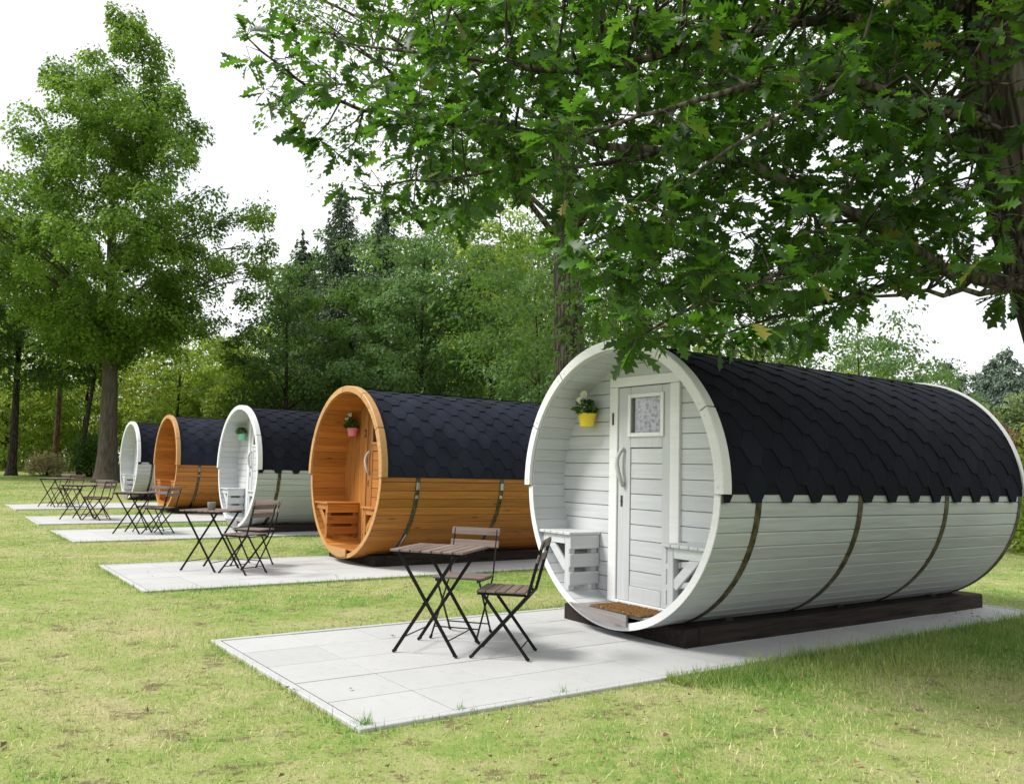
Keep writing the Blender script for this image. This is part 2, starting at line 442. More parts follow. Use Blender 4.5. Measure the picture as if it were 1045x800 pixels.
def conifer(name, label, x, y, H, rad, tr, seed, leafm='needle', barkm='dark_bark', bare=.12, group=None, step=.42, dens=46, needle=(.30, .075), sag=.32, spread=1.0, cat='tree'):
    """spruce or fir: whorls of sagging branches hung with needle sprays"""
    rng = np.random.default_rng(seed); z0 = float(terrain(x, y))-.06
    root = empty(name, Matrix.Translation((x, y, z0)), label, cat, group)
    m = MB(seed); m.tube([(0, 0, H*t) for t in np.linspace(0, 1, 9)], [max(tr*(1-t), .012) for t in np.linspace(0, 1, 9)], 10)
    P = []; D = []; z = H*bare
    while z < H*.985:
        f = (z-H*bare)/(H*(1-bare)); r = rad*(1-f)**.85*rng.uniform(.8, 1.1)+.12
        nb = int(rng.integers(5, 8))
        a0 = rng.uniform(0, 2*PI)
        for b in range(nb):
            a = a0+2*PI*b/nb+rng.normal(0, .2); ln = r*rng.uniform(.65, 1.1)
            t = np.linspace(0, 1, 5); up = .25*(f > .75)
            bx = np.stack([np.cos(a)*ln*t, np.sin(a)*ln*t, z+ln*(up*t-sag*t*(1.5-t)+.10*t**3)], 1)
            m.tube([tuple(p) for p in bx], [.05*(1-.8*q)*(.4+.6*(1-f)) for q in t], 4, cap=False)
            k = max(5, int(dens*ln*spread)); u = rng.uniform(.12, 1, k)
            c = np.stack([np.interp(u, t, bx[:, i]) for i in range(3)], 1)
            w = rng.normal(0, .17, k)*(1.25-u)*min(ln, 2.0)
            c[:, 0] += -np.sin(a)*w; c[:, 1] += np.cos(a)*w; c[:, 2] -= np.abs(rng.normal(0, .16, k))
            d = np.stack([np.cos(a)-np.sin(a)*np.sign(w)*.8, np.sin(a)+np.cos(a)*np.sign(w)*.8, -.55-rng.random(k)*.6], 1)
            P.append(c); D.append(d)
        z += step*rng.uniform(.75, 1.25)*(1.15-.5*f)
    P.append(np.stack([rng.normal(0, .05, 30), rng.normal(0, .05, 30), H*rng.uniform(.96, 1.01, 30)], 1)); D.append(np.tile([0, 0, 1.], (30, 1))+rng.normal(0, .4, (30, 3)))
    P = np.concatenate(P); D = np.concatenate(D)
    m.build('trunk', MAT[barkm], root, True)
    V, F = leaf_quads(P, D+rng.normal(0, .25, P.shape), rng.normal(0, .6, P.shape)+[0, 0, .8], needle[0], needle[1], rng)
    fast_mesh('crown', V, F, rng.random(len(P)), MAT[leafm], root)
    return root

def bush(name, label, x, y, size, n, leaf, leafm, seed, group=None, cat='bush', stems=7):
    """low shrub: a few stems and leaves through an uneven mound"""
    rng = np.random.default_rng(seed); z0 = float(terrain(x, y))-.04
    root = empty(name, Matrix.Translation((x, y, z0)), label, cat, group)
    sx, sy, sz = size; m = MB(seed); K = 26
    th = rng.uniform(0, 2*PI, K); u = rng.uniform(.15, 1, K)
    C = np.stack([sx*.8*np.cos(th)*np.sqrt(1-(u-.35)**2/1.1)*rng.uniform(.4, 1, K), sy*.8*np.sin(th)*rng.uniform(.4, 1, K), sz*(.12+.80*u)], 1)
    C[:, 0] *= (1.15-.5*u); C[:, 1] *= (1.15-.5*u)
    for i in range(stems):
        c = C[rng.integers(K)]; m.tube([(c[0]*.15, c[1]*.15, 0), (c[0]*.5, c[1]*.5, c[2]*.55), tuple(c)], [.03, .02, .006], 5, cap=False)
    m.build('stems', MAT['dark_bark'], root)
    k = rng.integers(0, K, n); s = min(size)*.34
    P = C[k]+rng.normal(0, s*.55, (n, 3)); P[:, 2] = np.abs(P[:, 2])+.02
    D = (P-[0, 0, sz*.3])+rng.normal(0, .6, (n, 3))
    V, F = leaf_quads(P, D, rng.normal(0, .6, (n, 3))+[0, 0, .8], leaf[0], leaf[1], rng)
    fast_mesh('foliage', V, F, np.clip(rng.uniform(0, .4, K)[k]+rng.uniform(0, .6, n), 0, 1), MAT[leafm], root)
    return root
# ------------------------------------------------------------------ barrel cabins
R0, R1, L, ZC, WALL = 1.055, 1.10, 4.22, 1.179, .345
NST = 64
def pol(r, a, y): return (r*math.cos(a), y, ZC+r*math.sin(a))

def shell_mesh(seed):
    m = MB(seed); d = 2*PI/NST; e = .0046
    for i in range(NST):
        a0 = i*d+.02; a1 = a0+d; t = m.rng.random()
        # outer profile with a groove at each joint, then inner profile
        po = [(R1-.020, a0), (R1, a0+.0045), (R1, a1-.012), (R1-.0045, a1-.0045), (R1-.020, a1)]
        pi_ = [(R0+.006, a0), (R0, a0+e), (R0, a1-e), (R0+.006, a1)]
        vs = [pol(r, a, y) for y in (0, L) for r, a in po+pi_]
        fs = [(k, k+1, k+10, k+9) for k in range(4)]+[(k+6, k+5, k+14, k+15) for k in range(3)]
        fs += [(0, 5, 6, 1), (1, 6, 7, 2), (2, 7, 3), (3, 7, 8, 4)]
        fs += [tuple(q+9 for q in f[::-1]) for f in fs[7:11]]
        m.add(vs, fs, t)
    return m

def roof_mesh(seed, toothed):
    m = MB(seed); p = .333; b = .085; sl = (p-2*b)/2; e = .128; rb = R1+.004
    a_e = math.radians(-1.6); half = rb*(PI/2-a_e)
    th = .011
    # smooth underlay with a straight eave
    n = 60; vs = []; fs = []
    for i in range(n+1):
        a = a_e+(PI-2*a_e)*i/n
        for r in (rb-.003, rb+.004):
            for y in (.0, L): vs.append(pol(r, a, y))
    for i in range(n):
        k = 4*i
        fs += [(k+2, k+3, k+7, k+6), (k, k+4, k+5, k+1), (k, k+2, k+6, k+4), (k+1, k+5, k+7, k+3)]
    fs += [(0, 1, 3, 2), (4*n, 4*n+2, 4*n+3, 4*n+1)]
    m.add(vs, fs, .35)
    rows = int(half/e)+1
    for side in (1, -1):
        for k in range(rows):
            s0 = k*e+(-.055 if toothed else .012)
            s_top = min(s0+2*e, half)
            off = (k % 2)*p/2-.02
            nper = int(L/p)+3
            for q in range(-1, nper):
                y0 = off+q*p; t = m.rng.random()
                cols = [(y0-b-2*sl+sl, None)]
                # one tab: notch half | slope | flat | slope | notch half
                cols = [(y0-sl-b/2, s0+e), (y0-sl, s0+e), (y0, s0), (y0+b, s0), (y0+b+sl, s0+e), (y0+b+sl+b/2, s0+e)]
                pts = []
                for y, s in cols:
                    pts.append((min(max(y, .002), L-.002), s))
                if pts[-1][0]-pts[0][0] < .01: continue
                wob = (m.rng.random()-.5)*.006
                vs = []; fs = []; nj = 4
                for y, s in pts:
                    lo = min(s, s_top-.004)
                    curl = .006*m.rng.random() if (k == 0 and toothed) else 0
                    vs.append((y, lo, rb+.002))
                    for j in range(nj):
                        f = j/(nj-1); ss = lo+(s_top-lo)*f
                        g = (ss-s0)/(2*e)
                        vs.append((y, ss, rb+.004+th*(1-g)+wob*(1-g)+curl*(1-f)))
                w = nj+1
                for c in range(len(pts)-1):
                    if pts[c+1][0]-pts[c][0] < 1e-5: continue
                    for j in range(w-1):
                        q4 = (c*w+j, (c+1)*w+j, (c+1)*w+j+1, c*w+j+1)
                        fs.append(q4 if side > 0 else q4[::-1])
                out = []
                for y, s, r in vs:
                    a = a_e+s/rb
                    if side < 0: a = PI-a
                    out.append(pol(r, a, y))
                m.add(out, fs, t)
    # ridge cap
    vs = []; fs = []
    for i in range(9):
        a = PI/2+(-.11+.22*i/8)
        for y in (.0, L): vs.append(pol(rb+.019, a, y))
    for i in range(8): fs.append((2*i, 2*i+1, 2*i+3, 2*i+2))
    m.add(vs, fs, .5)
    return m

def ring_part(prof, a0, a1, n, seed=0, tone=None):
    """closed (r,y) profile swept from angle a0 to a1"""
    m = MB(seed); k = len(prof); vs = []; fs = []
    for i in range(n+1):
        a = a0+(a1-a0)*i/n
        vs += [pol(r, a, y) for r, y in prof]
    for i in range(n):
        for j in range(k):
            fs.append((i*k+j, i*k+(j+1) % k, (i+1)*k+(j+1) % k, (i+1)*k+j))
    fs.append(tuple(range(k))[::-1]); fs.append(tuple(range(n*k, n*k+k)))
    m.add(vs, fs, tone); return m

def chord(u): return math.sqrt(max(0, (R0+.012)**2-u*u))

def wall_mesh(seed, vertical, bw=.118):
    """round front wall of boards, open at the door"""
    m = MB(seed); n = int(2.2/bw)+2
    X0, X1, ZT = -.40, .385, 2.05-ZC
    for i in range(n):
        a = -1.12+i*bw; b = a+bw-.006
        a_, b_ = max(a, -R0), min(b, R0)
        if b_-a_ < .01: continue
        t = m.rng.random()
        us = [a_+(b_-a_)*j/4 for j in range(5)]
        if vertical:
            lo, hi = [(u, -chord(u)) for u in us], [(u, chord(u)) for u in us]
            if b_ <= X0 or a_ >= X1: segs = [lo+hi[::-1]]
            else:
                c0, c1 = max(a_, X0-.02), min(b_, X1+.02)
                segs = [[(a_, ZT), (b_, ZT)]+hi[::-1]]
                if a_ < X0: segs.append([(u, -chord(u)) for u in (a_, (a_+X0)/2, X0)]+[(X0, ZT), (a_, ZT)])
                if b_ > X1: segs.append([(u, -chord(u)) for u in (X1, (b_+X1)/2, b_)]+[(b_, ZT), (X1, ZT)])
            segs = [[(x, z+ZC) for x, z in s] for s in segs]
        else:
            rgt = [(chord(u), u) for u in us]; lft = [(-chord(u), u) for u in us]
            if a_ >= ZT: segs = [[lft[0]]+rgt+lft[:0:-1]]
            else:
                r2 = [p for p in rgt if p[0] > X1]; l2 = [p for p in lft if p[0] < X0]
                segs = []
                if len(r2) > 1: segs.append([(X1, r2[0][1])]+r2+[(X1, r2[-1][1])])
                if len(l2) > 1: segs.append([(X0, l2[-1][1])]+l2[::-1]+[(X0, l2[0][1])])
            segs = [[(x, z+ZC) for x, z in s] for s in segs]
        for s in segs: m.prism(s, WALL, WALL+.03, t)
    return m

def backing(y0, y1, hole):
    """dark tongue layer just behind the boards, also open at the door"""
    m = MB(3); X0, X1, ZT = -.40, .385, 2.05-ZC
    zs = [-1.0+.1*i for i in range(21)]
    for s in (-1, 1):
        x = X1 if s > 0 else X0
        pts = [(s*chord(z)*.995, z) for z in zs if chord(z)*.995 > abs(x) and z <= ZT]
        poly = [(x, pts[0][1])]+pts+[(x, pts[-1][1])]
        if s < 0: poly = poly[::-1]
        m.prism([(a, b+ZC) for a, b in poly], y0, y1, .5)
    arc = [(math.cos(a)*chord(0)*.995, math.sin(a)*chord(0)*.995) for a in np.linspace(math.asin(ZT/chord(0)), PI-math.asin(ZT/chord(0)), 15)]
    m.prism([(a, b+ZC) for a, b in arc], y0, y1, .5)
    return m

def add_text(name, body, size, loc, mat, parent, depth=.004):
    cu = bpy.data.curves.new(name, 'FONT'); cu.body = body; cu.size = size; cu.extrude = depth; cu.align_x = 'CENTER'
    tmp = bpy.data.objects.new('tmp', cu); COL.objects.link(tmp)
    me = bpy.data.meshes.new_from_object(tmp.evaluated_get(bpy.context.evaluated_depsgraph_get()))
    bpy.data.objects.remove(tmp); bpy.data.curves.remove(cu)
    me.name = name
    me.transform(Matrix.Translation(loc) @ Matrix.Rotation(PI/2, 4, 'X'))
    me.materials.clear()
    return link(name, me, mat, parent)

def bench(root, s, mats):
    """corner bench in the porch: s=-1 left, s=1 right"""
    mw, mu, mx = mats
    e = bpy.data.objects.new('bench', None); COL.objects.link(e); e.parent = root; e.empty_display_size = .1
    def sx(a, b): return (min(s*a, s*b), max(s*a, s*b))
    m = MB(11+s); n = 5
    for i in range(n):
        a = .535+i*.088; b = a+.083; z = .748; hw = math.sqrt((R0-.003)**2-(ZC-z)**2)
        if a > hw-.02: continue
        m.box(*sx(a, min(b, hw)), .004, WALL-.003, z, z+.024, .004)
    m.build('seat', mw, e)
    for y0 in (.028, WALL-.075):
        m = MB(21); zb = ZC-math.sqrt((R0+.02)**2-.6**2); m.box(*sx(.566, .628), y0, y0+.062, zb, .747, .005); m.build('leg', mu, e)
    m = MB(22)
    for z0, z1 in ((.632, .746), (.482, .592), (.334, .442)):
        m.box(*sx(.544, .565), .022, WALL-.006, z0, z1, .004)
    m.build('side_boards', mw, e)
    m = MB(23); hw = math.sqrt(R0**2-(ZC-.69)**2)-.004
    m.box(*sx(.63, hw), .03, .055, .672, .747, .003); m.build('front_rail', mx, e)
    m = MB(24); m.bar((s*.622, .048, .47), (s*.86, .048, .70), .07, .024, (s*.7, 0, -.7), b=.003); m.build('brace', mx, e)
    m = MB(25); hw = math.sqrt(R0**2-(ZC-.56)**2)-.004
    m.box(*sx(.63, hw), WALL-.034, WALL-.004, .50, .585, .003); m.build('rear_rail', mx, e)

def door(root, mats, mglass=True):
    mw, mu, mx, mrim = mats
    D = bpy.data.objects
    m = MB(31); y = WALL-.012
    X0, X1, Z0, Z1 = -.312, .292, .243, 1.985
    m.box(X0, -.168, y, y+.04, Z0, Z1, .003); m.box(.198, X1, y, y+.04, Z0, Z1, .003)
    m.box(-.166, .196, y, y+.04, 1.91, Z1, .003); m.box(-.166, .196, y, y+.04, 1.485, 1.585, .003); m.box(-.166, .196, y, y+.04, Z0, .362, .003)
    d = m.build('door', mu, root)
    m = MB(32); n = 9; h = (1.482-.365)/n
    for i in range(n): m.box(-.165, .195, y+.009, y+.032, .365+i*h, .365+(i+1)*h-.006, .002)
    m.box(-.165, .195, y+.034, y+.038, .365, 1.482)
    m.build('panel_boards', mx, d)
    m = MB(33)
    for a in ((-.192, -.158, 1.572, 1.925), (.188, .222, 1.572, 1.925)): m.box(a[0], a[1], y-.014, y-.001, a[2], a[3], .003)
    for z in ((1.572, 1.604), (1.893, 1.925)): m.box(-.157, .187, y-.014, y-.001, z[0], z[1], .003)
    m.build('window_frame', mrim, d)
    m = MB(34); m.box(-.164, .194, y+.012, y+.016, 1.587, 1.908); m.build('window_pane', MAT['glass'], d)
    # gathered curtain
    vs = []; fs = []; n = 60
    for j, z in enumerate((1.57, 1.93)):
        for i in range(n+1):
            x = -.172+.374*i/n
            vs.append((x, y+.055+.008*math.sin(i*.62)+.004*math.sin(i*1.7+j), z))
    for i in range(n): fs.append((i, i+1, i+n+2, i+n+1))
    m = MB(35); m.add(vs, fs); m.build('curtain', MAT['lace'], d, True)
    m = MB(36)
    pts = []
    for i in range(13):
        f = i/12; z = 1.165+.319*f; bow = math.sin(PI*f)
        pts.append((-.236-.030*bow*(1 if f < 1 else 0)+.012*math.sin(2*PI*f), y-.012-.042*bow**.7, z))
    m.tube(pts, [.013+.006*math.sin(PI*i/12) for i in range(13)], 10)
    m.tube([(-.236, y+.001, 1.19), (-.238, y-.02, 1.19)], .012, 8); m.tube([(-.236, y+.001, 1.46), (-.238, y-.02, 1.46)], .012, 8)
    m.build('handle', MAT['handle_paint'], d, True)
    m = MB(37); m.box(-.275, -.252, y-.005, y-.001, 1.0, 1.09, .002); m.tube([(-.2635, y-.011, 1.045), (-.2635, y-.004, 1.045)], .0075, 10)
    m.build('lock_plate', MAT['dark_plastic'], d)

def barrel(x, y, heading, style, label, dz=0, number=None, seed=1):
    global WALL
    white = style == 'white'; WALL = .345 if white else .49
    mw, mu, mx = (MAT['white_paint'], MAT['white_paint_upright'], MAT['white_paint_across']) if white else (MAT['orange_wood'], MAT['orange_wood_upright'], MAT['orange_wood_across'])
    mr = MAT['rim_paint'] if white else MAT['pale_wood']
    root = empty('barrel_cabin', ground_frame(x, y, heading, dz), label, 'cabin', 'barrel cabins in a row on the lawn')
    sh = shell_mesh(seed).build('shell', [mw, MAT['weathered_shaded_paint']] if white else [mw, mw], root)
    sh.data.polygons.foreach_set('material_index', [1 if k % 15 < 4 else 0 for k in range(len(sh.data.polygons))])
    roof_mesh(seed+1, white).build('roof', MAT['roof' if white else 'blue_roof'], root)
    # front rim: six curved boards over the roof edge
    js = [181.8, 154.7, 125.8, 94.5, 63, 30, -1.8]
    prof = [(1.070, -.034), (1.140, -.034), (1.147, -.028), (1.147, .052), (1.142, .056), (1.124, .056), (1.124, -.003), (1.070, -.003)]
    for i in range(6):
        g = .35
        rbd = ring_part(prof, math.radians(js[i+1]+g), math.radians(js[i]-g), 14, i).build('rim_board', mr, root)
        for a in (js[i+1]+2.6, js[i]-2.6):
            m = MB(5); c = pol(1.10, math.radians(a), -.0365); m.tube([c, (c[0], c[1]-.002, c[2])], .006, 8); m.build('screw_head', MAT['steel'], rbd)
    ring_part([(1.118, L-.02), (1.134, L-.02), (1.134, L+.025), (1.118, L+.025)], math.radians(-1.5), math.radians(181.5), 60, 7).build('rear_rim', mr, root)
    # thin end ring on the stave ends below the rim
    ring_part([(R0-.006, -.012), (R1+.004, -.012), (R1+.004, -.002), (R0-.006, -.002)], math.radians(182.2), math.radians(357.8), 50, 8, .6).build('end_ring', mr, root)
    # walls
    wall_mesh(seed+2, not white, .118 if white else .13).build('front_wall', mx if white else mu, root)
    backing(WALL+.032, WALL+.04, True).build('wall_backing', mw, root)
    m = MB(6); nn = 48
    m.prism([(math.cos(2*PI*i/nn)*(R0+.01), ZC+math.sin(2*PI*i/nn)*(R0+.01)) for i in range(nn)], L-.14, L-.10); m.build('rear_wall', mx, root)
    # floor boards run across
    m = MB(7); zf = .212; n = 3
    for i in range(n):
        y0 = .002+i*(WALL-.004)/n; y1 = y0+(WALL-.004)/n-.004
        hw = math.sqrt(R0**2-(ZC-zf)**2)+.004
        m.box(-hw, hw, y0, y1, zf-.024, zf, .003)
    m.box(-.42, .42, WALL, L-.15, zf-.024, zf-.002)
    m.build('floor', MAT['weathered_board'] if white else mx, root)
    # fascia under the floor on the left two thirds
    zt = zf-.002
    arc = [(1.078*math.cos(math.radians(a)), ZC+1.078*math.sin(math.radians(a))) for a in np.linspace(-116.6, -79, 14)]
    m = MB(8); m.prism([p for p in arc]+[(arc[-1][0], zt), (arc[0][0], max(zt, arc[0][1]+.001))], -.034, -.0125)
    m.build('fascia_board', MAT['weathered_board'] if white else mr, root)
    # door casing
    for a, b in ((-.415, -.316), (.296, .396)):
        m = MB(9); m.box(a, b, WALL-.026, WALL+.03, .214, 1.99, .004); m.build('door_casing', mr if white else mu, root)
    m = MB(9); m.box(-.415, .396, WALL-.028, WALL+.03, 1.992, 2.072, .004); m.build('door_casing', mr if white else mx, root)
    m = MB(9); m.box(-.314, .294, WALL-.03, WALL+.04, .213, .24, .003); m.build('threshold', mr if white else mx, root)
    door(root, (mw, mu, mx, mr))
    for s in (-1, 1): bench(root, s, (mw, mu, mx))
    if number: add_text('house_number', number, .15, (-.366, WALL-.0305, 1.675), MAT['dark_plastic'], root)
    # hoops below the eaves
    hoops = (.392, 1.61, 2.88, 4.19) if white else (.50, 1.765, 3.03, 4.19)
    for yb in hoops:
        w = .03; ra = R1+.0005; rb_ = R1+.005
        b = ring_part([(ra, yb-w), (rb_, yb-w), (rb_, yb+w), (ra, yb+w)], math.radians(181.2 if not white else 180.5), math.radians(358.8 if not white else 359.5), 60, 3, .5).build('hoop', MAT['band'], root)
        if not white and yb < 4:
            m = MB(4)
            a = math.radians(-7.0); c = pol(R1+.012, a, yb); m.box(c[0]-.010, c[0]+.006, yb-.022, yb+.022, c[2]-.045, c[2]+.045, .004); m.build('hoop_clamp', MAT['steel'], b); m = MB(4)
            a = math.radians(-14); c = pol(R1+.012, a, yb); m.box(c[0]-.010, c[0]+.004, yb-.020, yb+.020, c[2]-.02, c[2]+.02, .003)
            m.build('hoop_clamp', MAT['steel'], b)
            m = MB(4); a0 = math.radians(-42); a1 = math.radians(-56)
            m.tube([pol(R1+.02, a0, yb), pol(R1+.022, a1, yb)], .012, 8); m.build('turnbuckle', MAT['steel'], b)
    # sleepers: two long bearers, one cross bearer in front, cradle blocks
    bx = -.10
    for s in (-1, 1):
        m = MB(12+s); a_, b_ = sorted((bx+s*.41, bx+s*.695)); m.box(a_, b_, .345, 4.46, -dz, .15-dz*.5, .012); m.build('sleeper', MAT['sleeper'], root)
    m = MB(14); m.box(bx-.73, bx+.695, .19, .342, -dz, .148-dz*.5, .012); m.build('cross_sleeper', MAT['sleeper'], root)
    for yb in (.75, 2.2, 3.7):
        m = MB(15); rr = R1+.012
        top = [(rr*math.cos(a), ZC+rr*math.sin(a)) for a in np.linspace(math.radians(-64), math.radians(-116), 15)]
        m.prism([(-.54+bx, .0), (.54+bx, .0)]+[(p[0], max(p[1], .01)) for p in top], yb, yb+.09); m.build('cradle_block', MAT['sleeper'], root)
    return root

WHITE = [(.7617, 6.731, .9634), (-5.109, 15.867, .942), (-11.241, 25.083, .9374)]
WOOD = [(-2.235, 11.272, .956), (-8.313, 20.499, .960)]
cab1 = barrel(*WHITE[0], 'white', 'white barrel cabin with the number 1 and a coir doormat, nearest the camera', 0, '1', 100)
cab2 = barrel(*WOOD[0], 'wood', 'orange wooden barrel cabin with a pink flower pot hung in its porch', 0, '2', 200)
def again(src, x, y, h, label, dz, drop=('house_number',)):
    c = copy_thing(src); c.matrix_world = ground_frame(x, y, h, dz); c['label'] = label
    for ch in list(c.children):
        if ch.name.split('.')[0] in drop: bpy.data.objects.remove(ch)
    return c
def plane_dz(x, y, extra): return -.0251*x+extra-float(terrain(x, y))
cab3 = again(cab1, *WHITE[1], 'white barrel cabin with a mint green pot in its porch, middle one of the row', plane_dz(*WHITE[1][:2], .02))
cab4 = again(cab2, *WOOD[1], 'orange wooden barrel cabin with no pot in its porch, fourth in the row', plane_dz(*WOOD[1][:2], .05))
cab5 = again(cab1, *WHITE[2], 'white barrel cabin at the far end of the row, beside the big tree trunk', plane_dz(*WHITE[2][:2], .08))

# ------------------------------------------------------------------ things on the cabins
def flower_pot(cab, matname, label, blooms, seed, lx=-.63, lz=1.665):
    M = cab.matrix_world @ Matrix.Translation((lx, (.49 if matname == 'pink_pot' else .345)-.095, lz))
    root = empty('flower_pot', M, label, 'flower pot', 'flower pots hung in the porches')
    m = MB(seed)
    m.lathe([(.0, 0), (.060, 0), (.064, .006), (.080, .098), (.087, .100), (.088, .114), (.080, .116), (.076, .104), (.0, .100)], 28, sx=1.0, sy=.92)
    m.build('pot', MAT[matname], root, True)
    m = MB(seed); m.box(-.02, .02, .075, .0945, .085, .108, .002); m.build('hook', MAT['steel'], root)
    rng = np.random.default_rng(seed); n = 240
    th = rng.uniform(0, 2*PI, n); rr = .115*np.sqrt(rng.random(n)); zz = rng.uniform(.10, .235, n)
    k = 1-.5*np.abs(zz-.15)/.09
    c = np.stack([rr*k*np.cos(th), np.clip(rr*k*np.sin(th)-.02, -.2, .07), zz], 1)
    d = np.stack([np.cos(th), np.sin(th)-.3, rng.uniform(-.3, .8, n)], 1)+rng.normal(0, .4, (n, 3))
    V, F = leaf_quads(c, d, rng.normal(0, 1, (n, 3))+[0, 0, 1], .045, .026, rng)
    fast_mesh('foliage', V, F, rng.random(n), MAT['dark_leaf'], root)
    for bx_, by_, bz_, r in blooms:
        m = MB(seed); rg = random.Random(seed)
        for ring, cnt, rr_ in ((0, 9, r), (1, 8, r*.75), (2, 6, r*.5), (3, 4, r*.25)):
            for q in range(cnt):
                a = 2*PI*q/cnt+ring*.4; t = .25+.3*ring
                u = Vector((math.cos(a), -.2, math.sin(a))).normalized(); w = Vector((-math.sin(a), 0, math.cos(a)))
                c0 = Vector((bx_, by_-.012*ring, bz_)); p1 = c0+u*rr_*.9+Vector((0, -.010*ring, 0)); hw = w*rr_*.38
                m.add([c0, c0+u*rr_*.5+hw, p1+Vector((0, .008, 0)), c0+u*rr_*.5-hw], [(0, 1, 2, 3)])
        m.build('flower', MAT['petal'], root)
    return root
# ------------------------------------------------------------------ pots and doormat
flower_pot(cab1, 'yellow_pot', 'yellow flower pot with cream blooms hung beside the door numbered 1', [(.0, -.075, .225, .042), (.02, -.05, .275, .045)], 61)
flower_pot(cab2, 'pink_pot', 'pink flower pot with pale blooms hung in the orange wooden porch', [(-.03, -.06, .24, .035), (.03, -.05, .30, .04)], 62, -.66, 1.69)
flower_pot(cab3, 'green_pot', 'mint green flower pot hung on the white porch wall of the middle cabin', [], 63, -.60, 1.70)

mat_root = empty('doormat', cab1.matrix_world @ Matrix.Translation((.05, .16, .2122)), 'brown coir doormat lying on the porch floor before the white door', 'doormat')
m = MB(71); m.box(-.29, .30, -.185, .125, .0, .007, .002); m.build('backing', MAT['dark_plastic'], mat_root)
rng = np.random.default_rng(71); n = 5200
c = np.stack([rng.uniform(-.288, .298, n), rng.uniform(-.183, .123, n), np.full(n, .013)], 1)
d = np.tile([0, 0, 1.], (n, 1))+rng.normal(0, .35, (n, 3))
V, F = leaf_quads(c, d, rng.normal(0, 1, (n, 3)), .022, .006, rng)
fast_mesh('bristles', V, F, rng.random(n), MAT['coir'], mat_root)

# ------------------------------------------------------------------ folding tables and chairs
def make_table(M, label):
    root = empty('folding_table', M, label, 'table', 'folding tables on the paved patios')
    m = MB(41); n = 7; w = .54/n
    for i in range(n):
        x0 = -.27+i*w; m.box(x0+.004, x0+w-.004, -.275, .275, .684, .70, .003)
    m.build('tabletop', MAT['slat_wood'], root)
    for y in (-.2, .2):
        m = MB(42); m.box(-.262, .262, y-.009, y+.009, .664, .6835, .002); m.build('top_rail', MAT['black_metal'], root)
    for y, k in ((-.235, 1), (.235, -1)):
        for s in (1, -1):
            yy = y+.009*s*k
            m = MB(43); m.bar((-.225*s, yy, .012), (.205*s, yy, .672), .024, .009, (1, 0, .6), b=.002)
            m.tube([(-.225*s-.012*s, yy, .007), (-.225*s+.014*s, yy, .02)], .011, 8)
            m.build('leg', MAT['black_metal'], root)
        m = MB(44); m.tube([(-.012, y-.016, .345), (-.012, y+.016, .345)], .008, 8); m.build('pivot', MAT['black_metal'], root)
    for s in (1, -1):
        m = MB(45); m.tube([(-.165*s, -.235, .105), (-.165*s, .235, .105)], .0045, 6); m.build('stretcher', MAT['black_metal'], root)
    return root

def make_chair(M, label):
    """faces local +x"""
    root = empty('folding_chair', M, label, 'chair', 'folding chairs at the patio tables')
    m = MB(51); n = 5; x0 = -.165; w = .068
    for i in range(n): m.box(x0+i*w+.003, x0+(i+1)*w-.003, -.19, .19, .437, .451, .003)
    m.build('seat', MAT['slat_wood_across'], root)
    for y in (-.165, .165):
        m = MB(52); m.box(-.165, .17, y-.006, y+.006, .418, .4365, .002); m.build('seat_rail', MAT['black_metal'], root)
    for z0, z1 in ((.645, .70), (.738, .795)):
        m = MB(int(z0*100))
        q = lambda z: -.181-(z-.43)*.26
        m.bar((q(z0), 0, z0), (q(z1), 0, z1), .40, .014, (0, 1, 0), b=.003); m.build('back_slat', MAT['slat_wood_across'], root)
    for s in (1, -1):
        y = .178*s
        m = MB(53)
        m.bar((.195, y, .012), (-.182, y, .43), .022, .008, (1, 0, .6), b=.002)
        m.bar((-.180, y, .425), (-.275, y*.985, .785), .022, .008, (1, 0, .3), b=.002)
        m.tube([(.207, y, .007), (.182, y, .02)], .011, 8); m.build('leg', MAT['black_metal'], root)
        y = .168*s
        m = MB(54); m.bar((-.185, y, .012), (.135, y, .43), .022, .008, (1, 0, -.6), b=.002)
        m.tube([(-.197, y, .007), (-.172, y, .02)], .011, 8); m.build('leg', MAT['black_metal'], root)
    for x_, z_ in ((.135, .078), (-.135, .075), (-.19, .43)):
        m = MB(55); m.tube([(x_, -.172, z_), (x_, .172, z_)], .005, 6); m.build('stretcher', MAT['black_metal'], root)
    return root

def stand(x, y, facing_deg, dz=.0165):
    """frame on the paving, local +x facing the given direction (degrees from world +x)"""
    return ground_frame(x, y, math.radians(90-facing_deg), dz) @ Matrix.Rotation(PI/2, 4, 'Z')
tab = make_table(stand(-.528, 6.137, -16), 'nearest slatted folding table, bare, on the patio of the cabin numbered 1')
for x, y, a, lab in ((-3.58, 10.25, -14, 'slatted folding table with a grey cup standing on it, second from the camera'),
                     (-6.53, 14.84, 0, 'slatted folding table in front of the middle white cabin with the mint green pot'),
                     (-8.89, 17.61, -4, 'slatted folding table in front of the orange cabin without a hanging pot'),
                     (-11.28, 21.14, -8, 'farthest slatted folding table, leftmost, near the big tree trunk')):
    c = copy_thing(tab); c.matrix_world = stand(x, y, a); c['label'] = lab
ch = make_chair(stand(-.05, 6.0, 170), 'folding chair seen side-on, nearest the open porch of the cabin numbered 1')
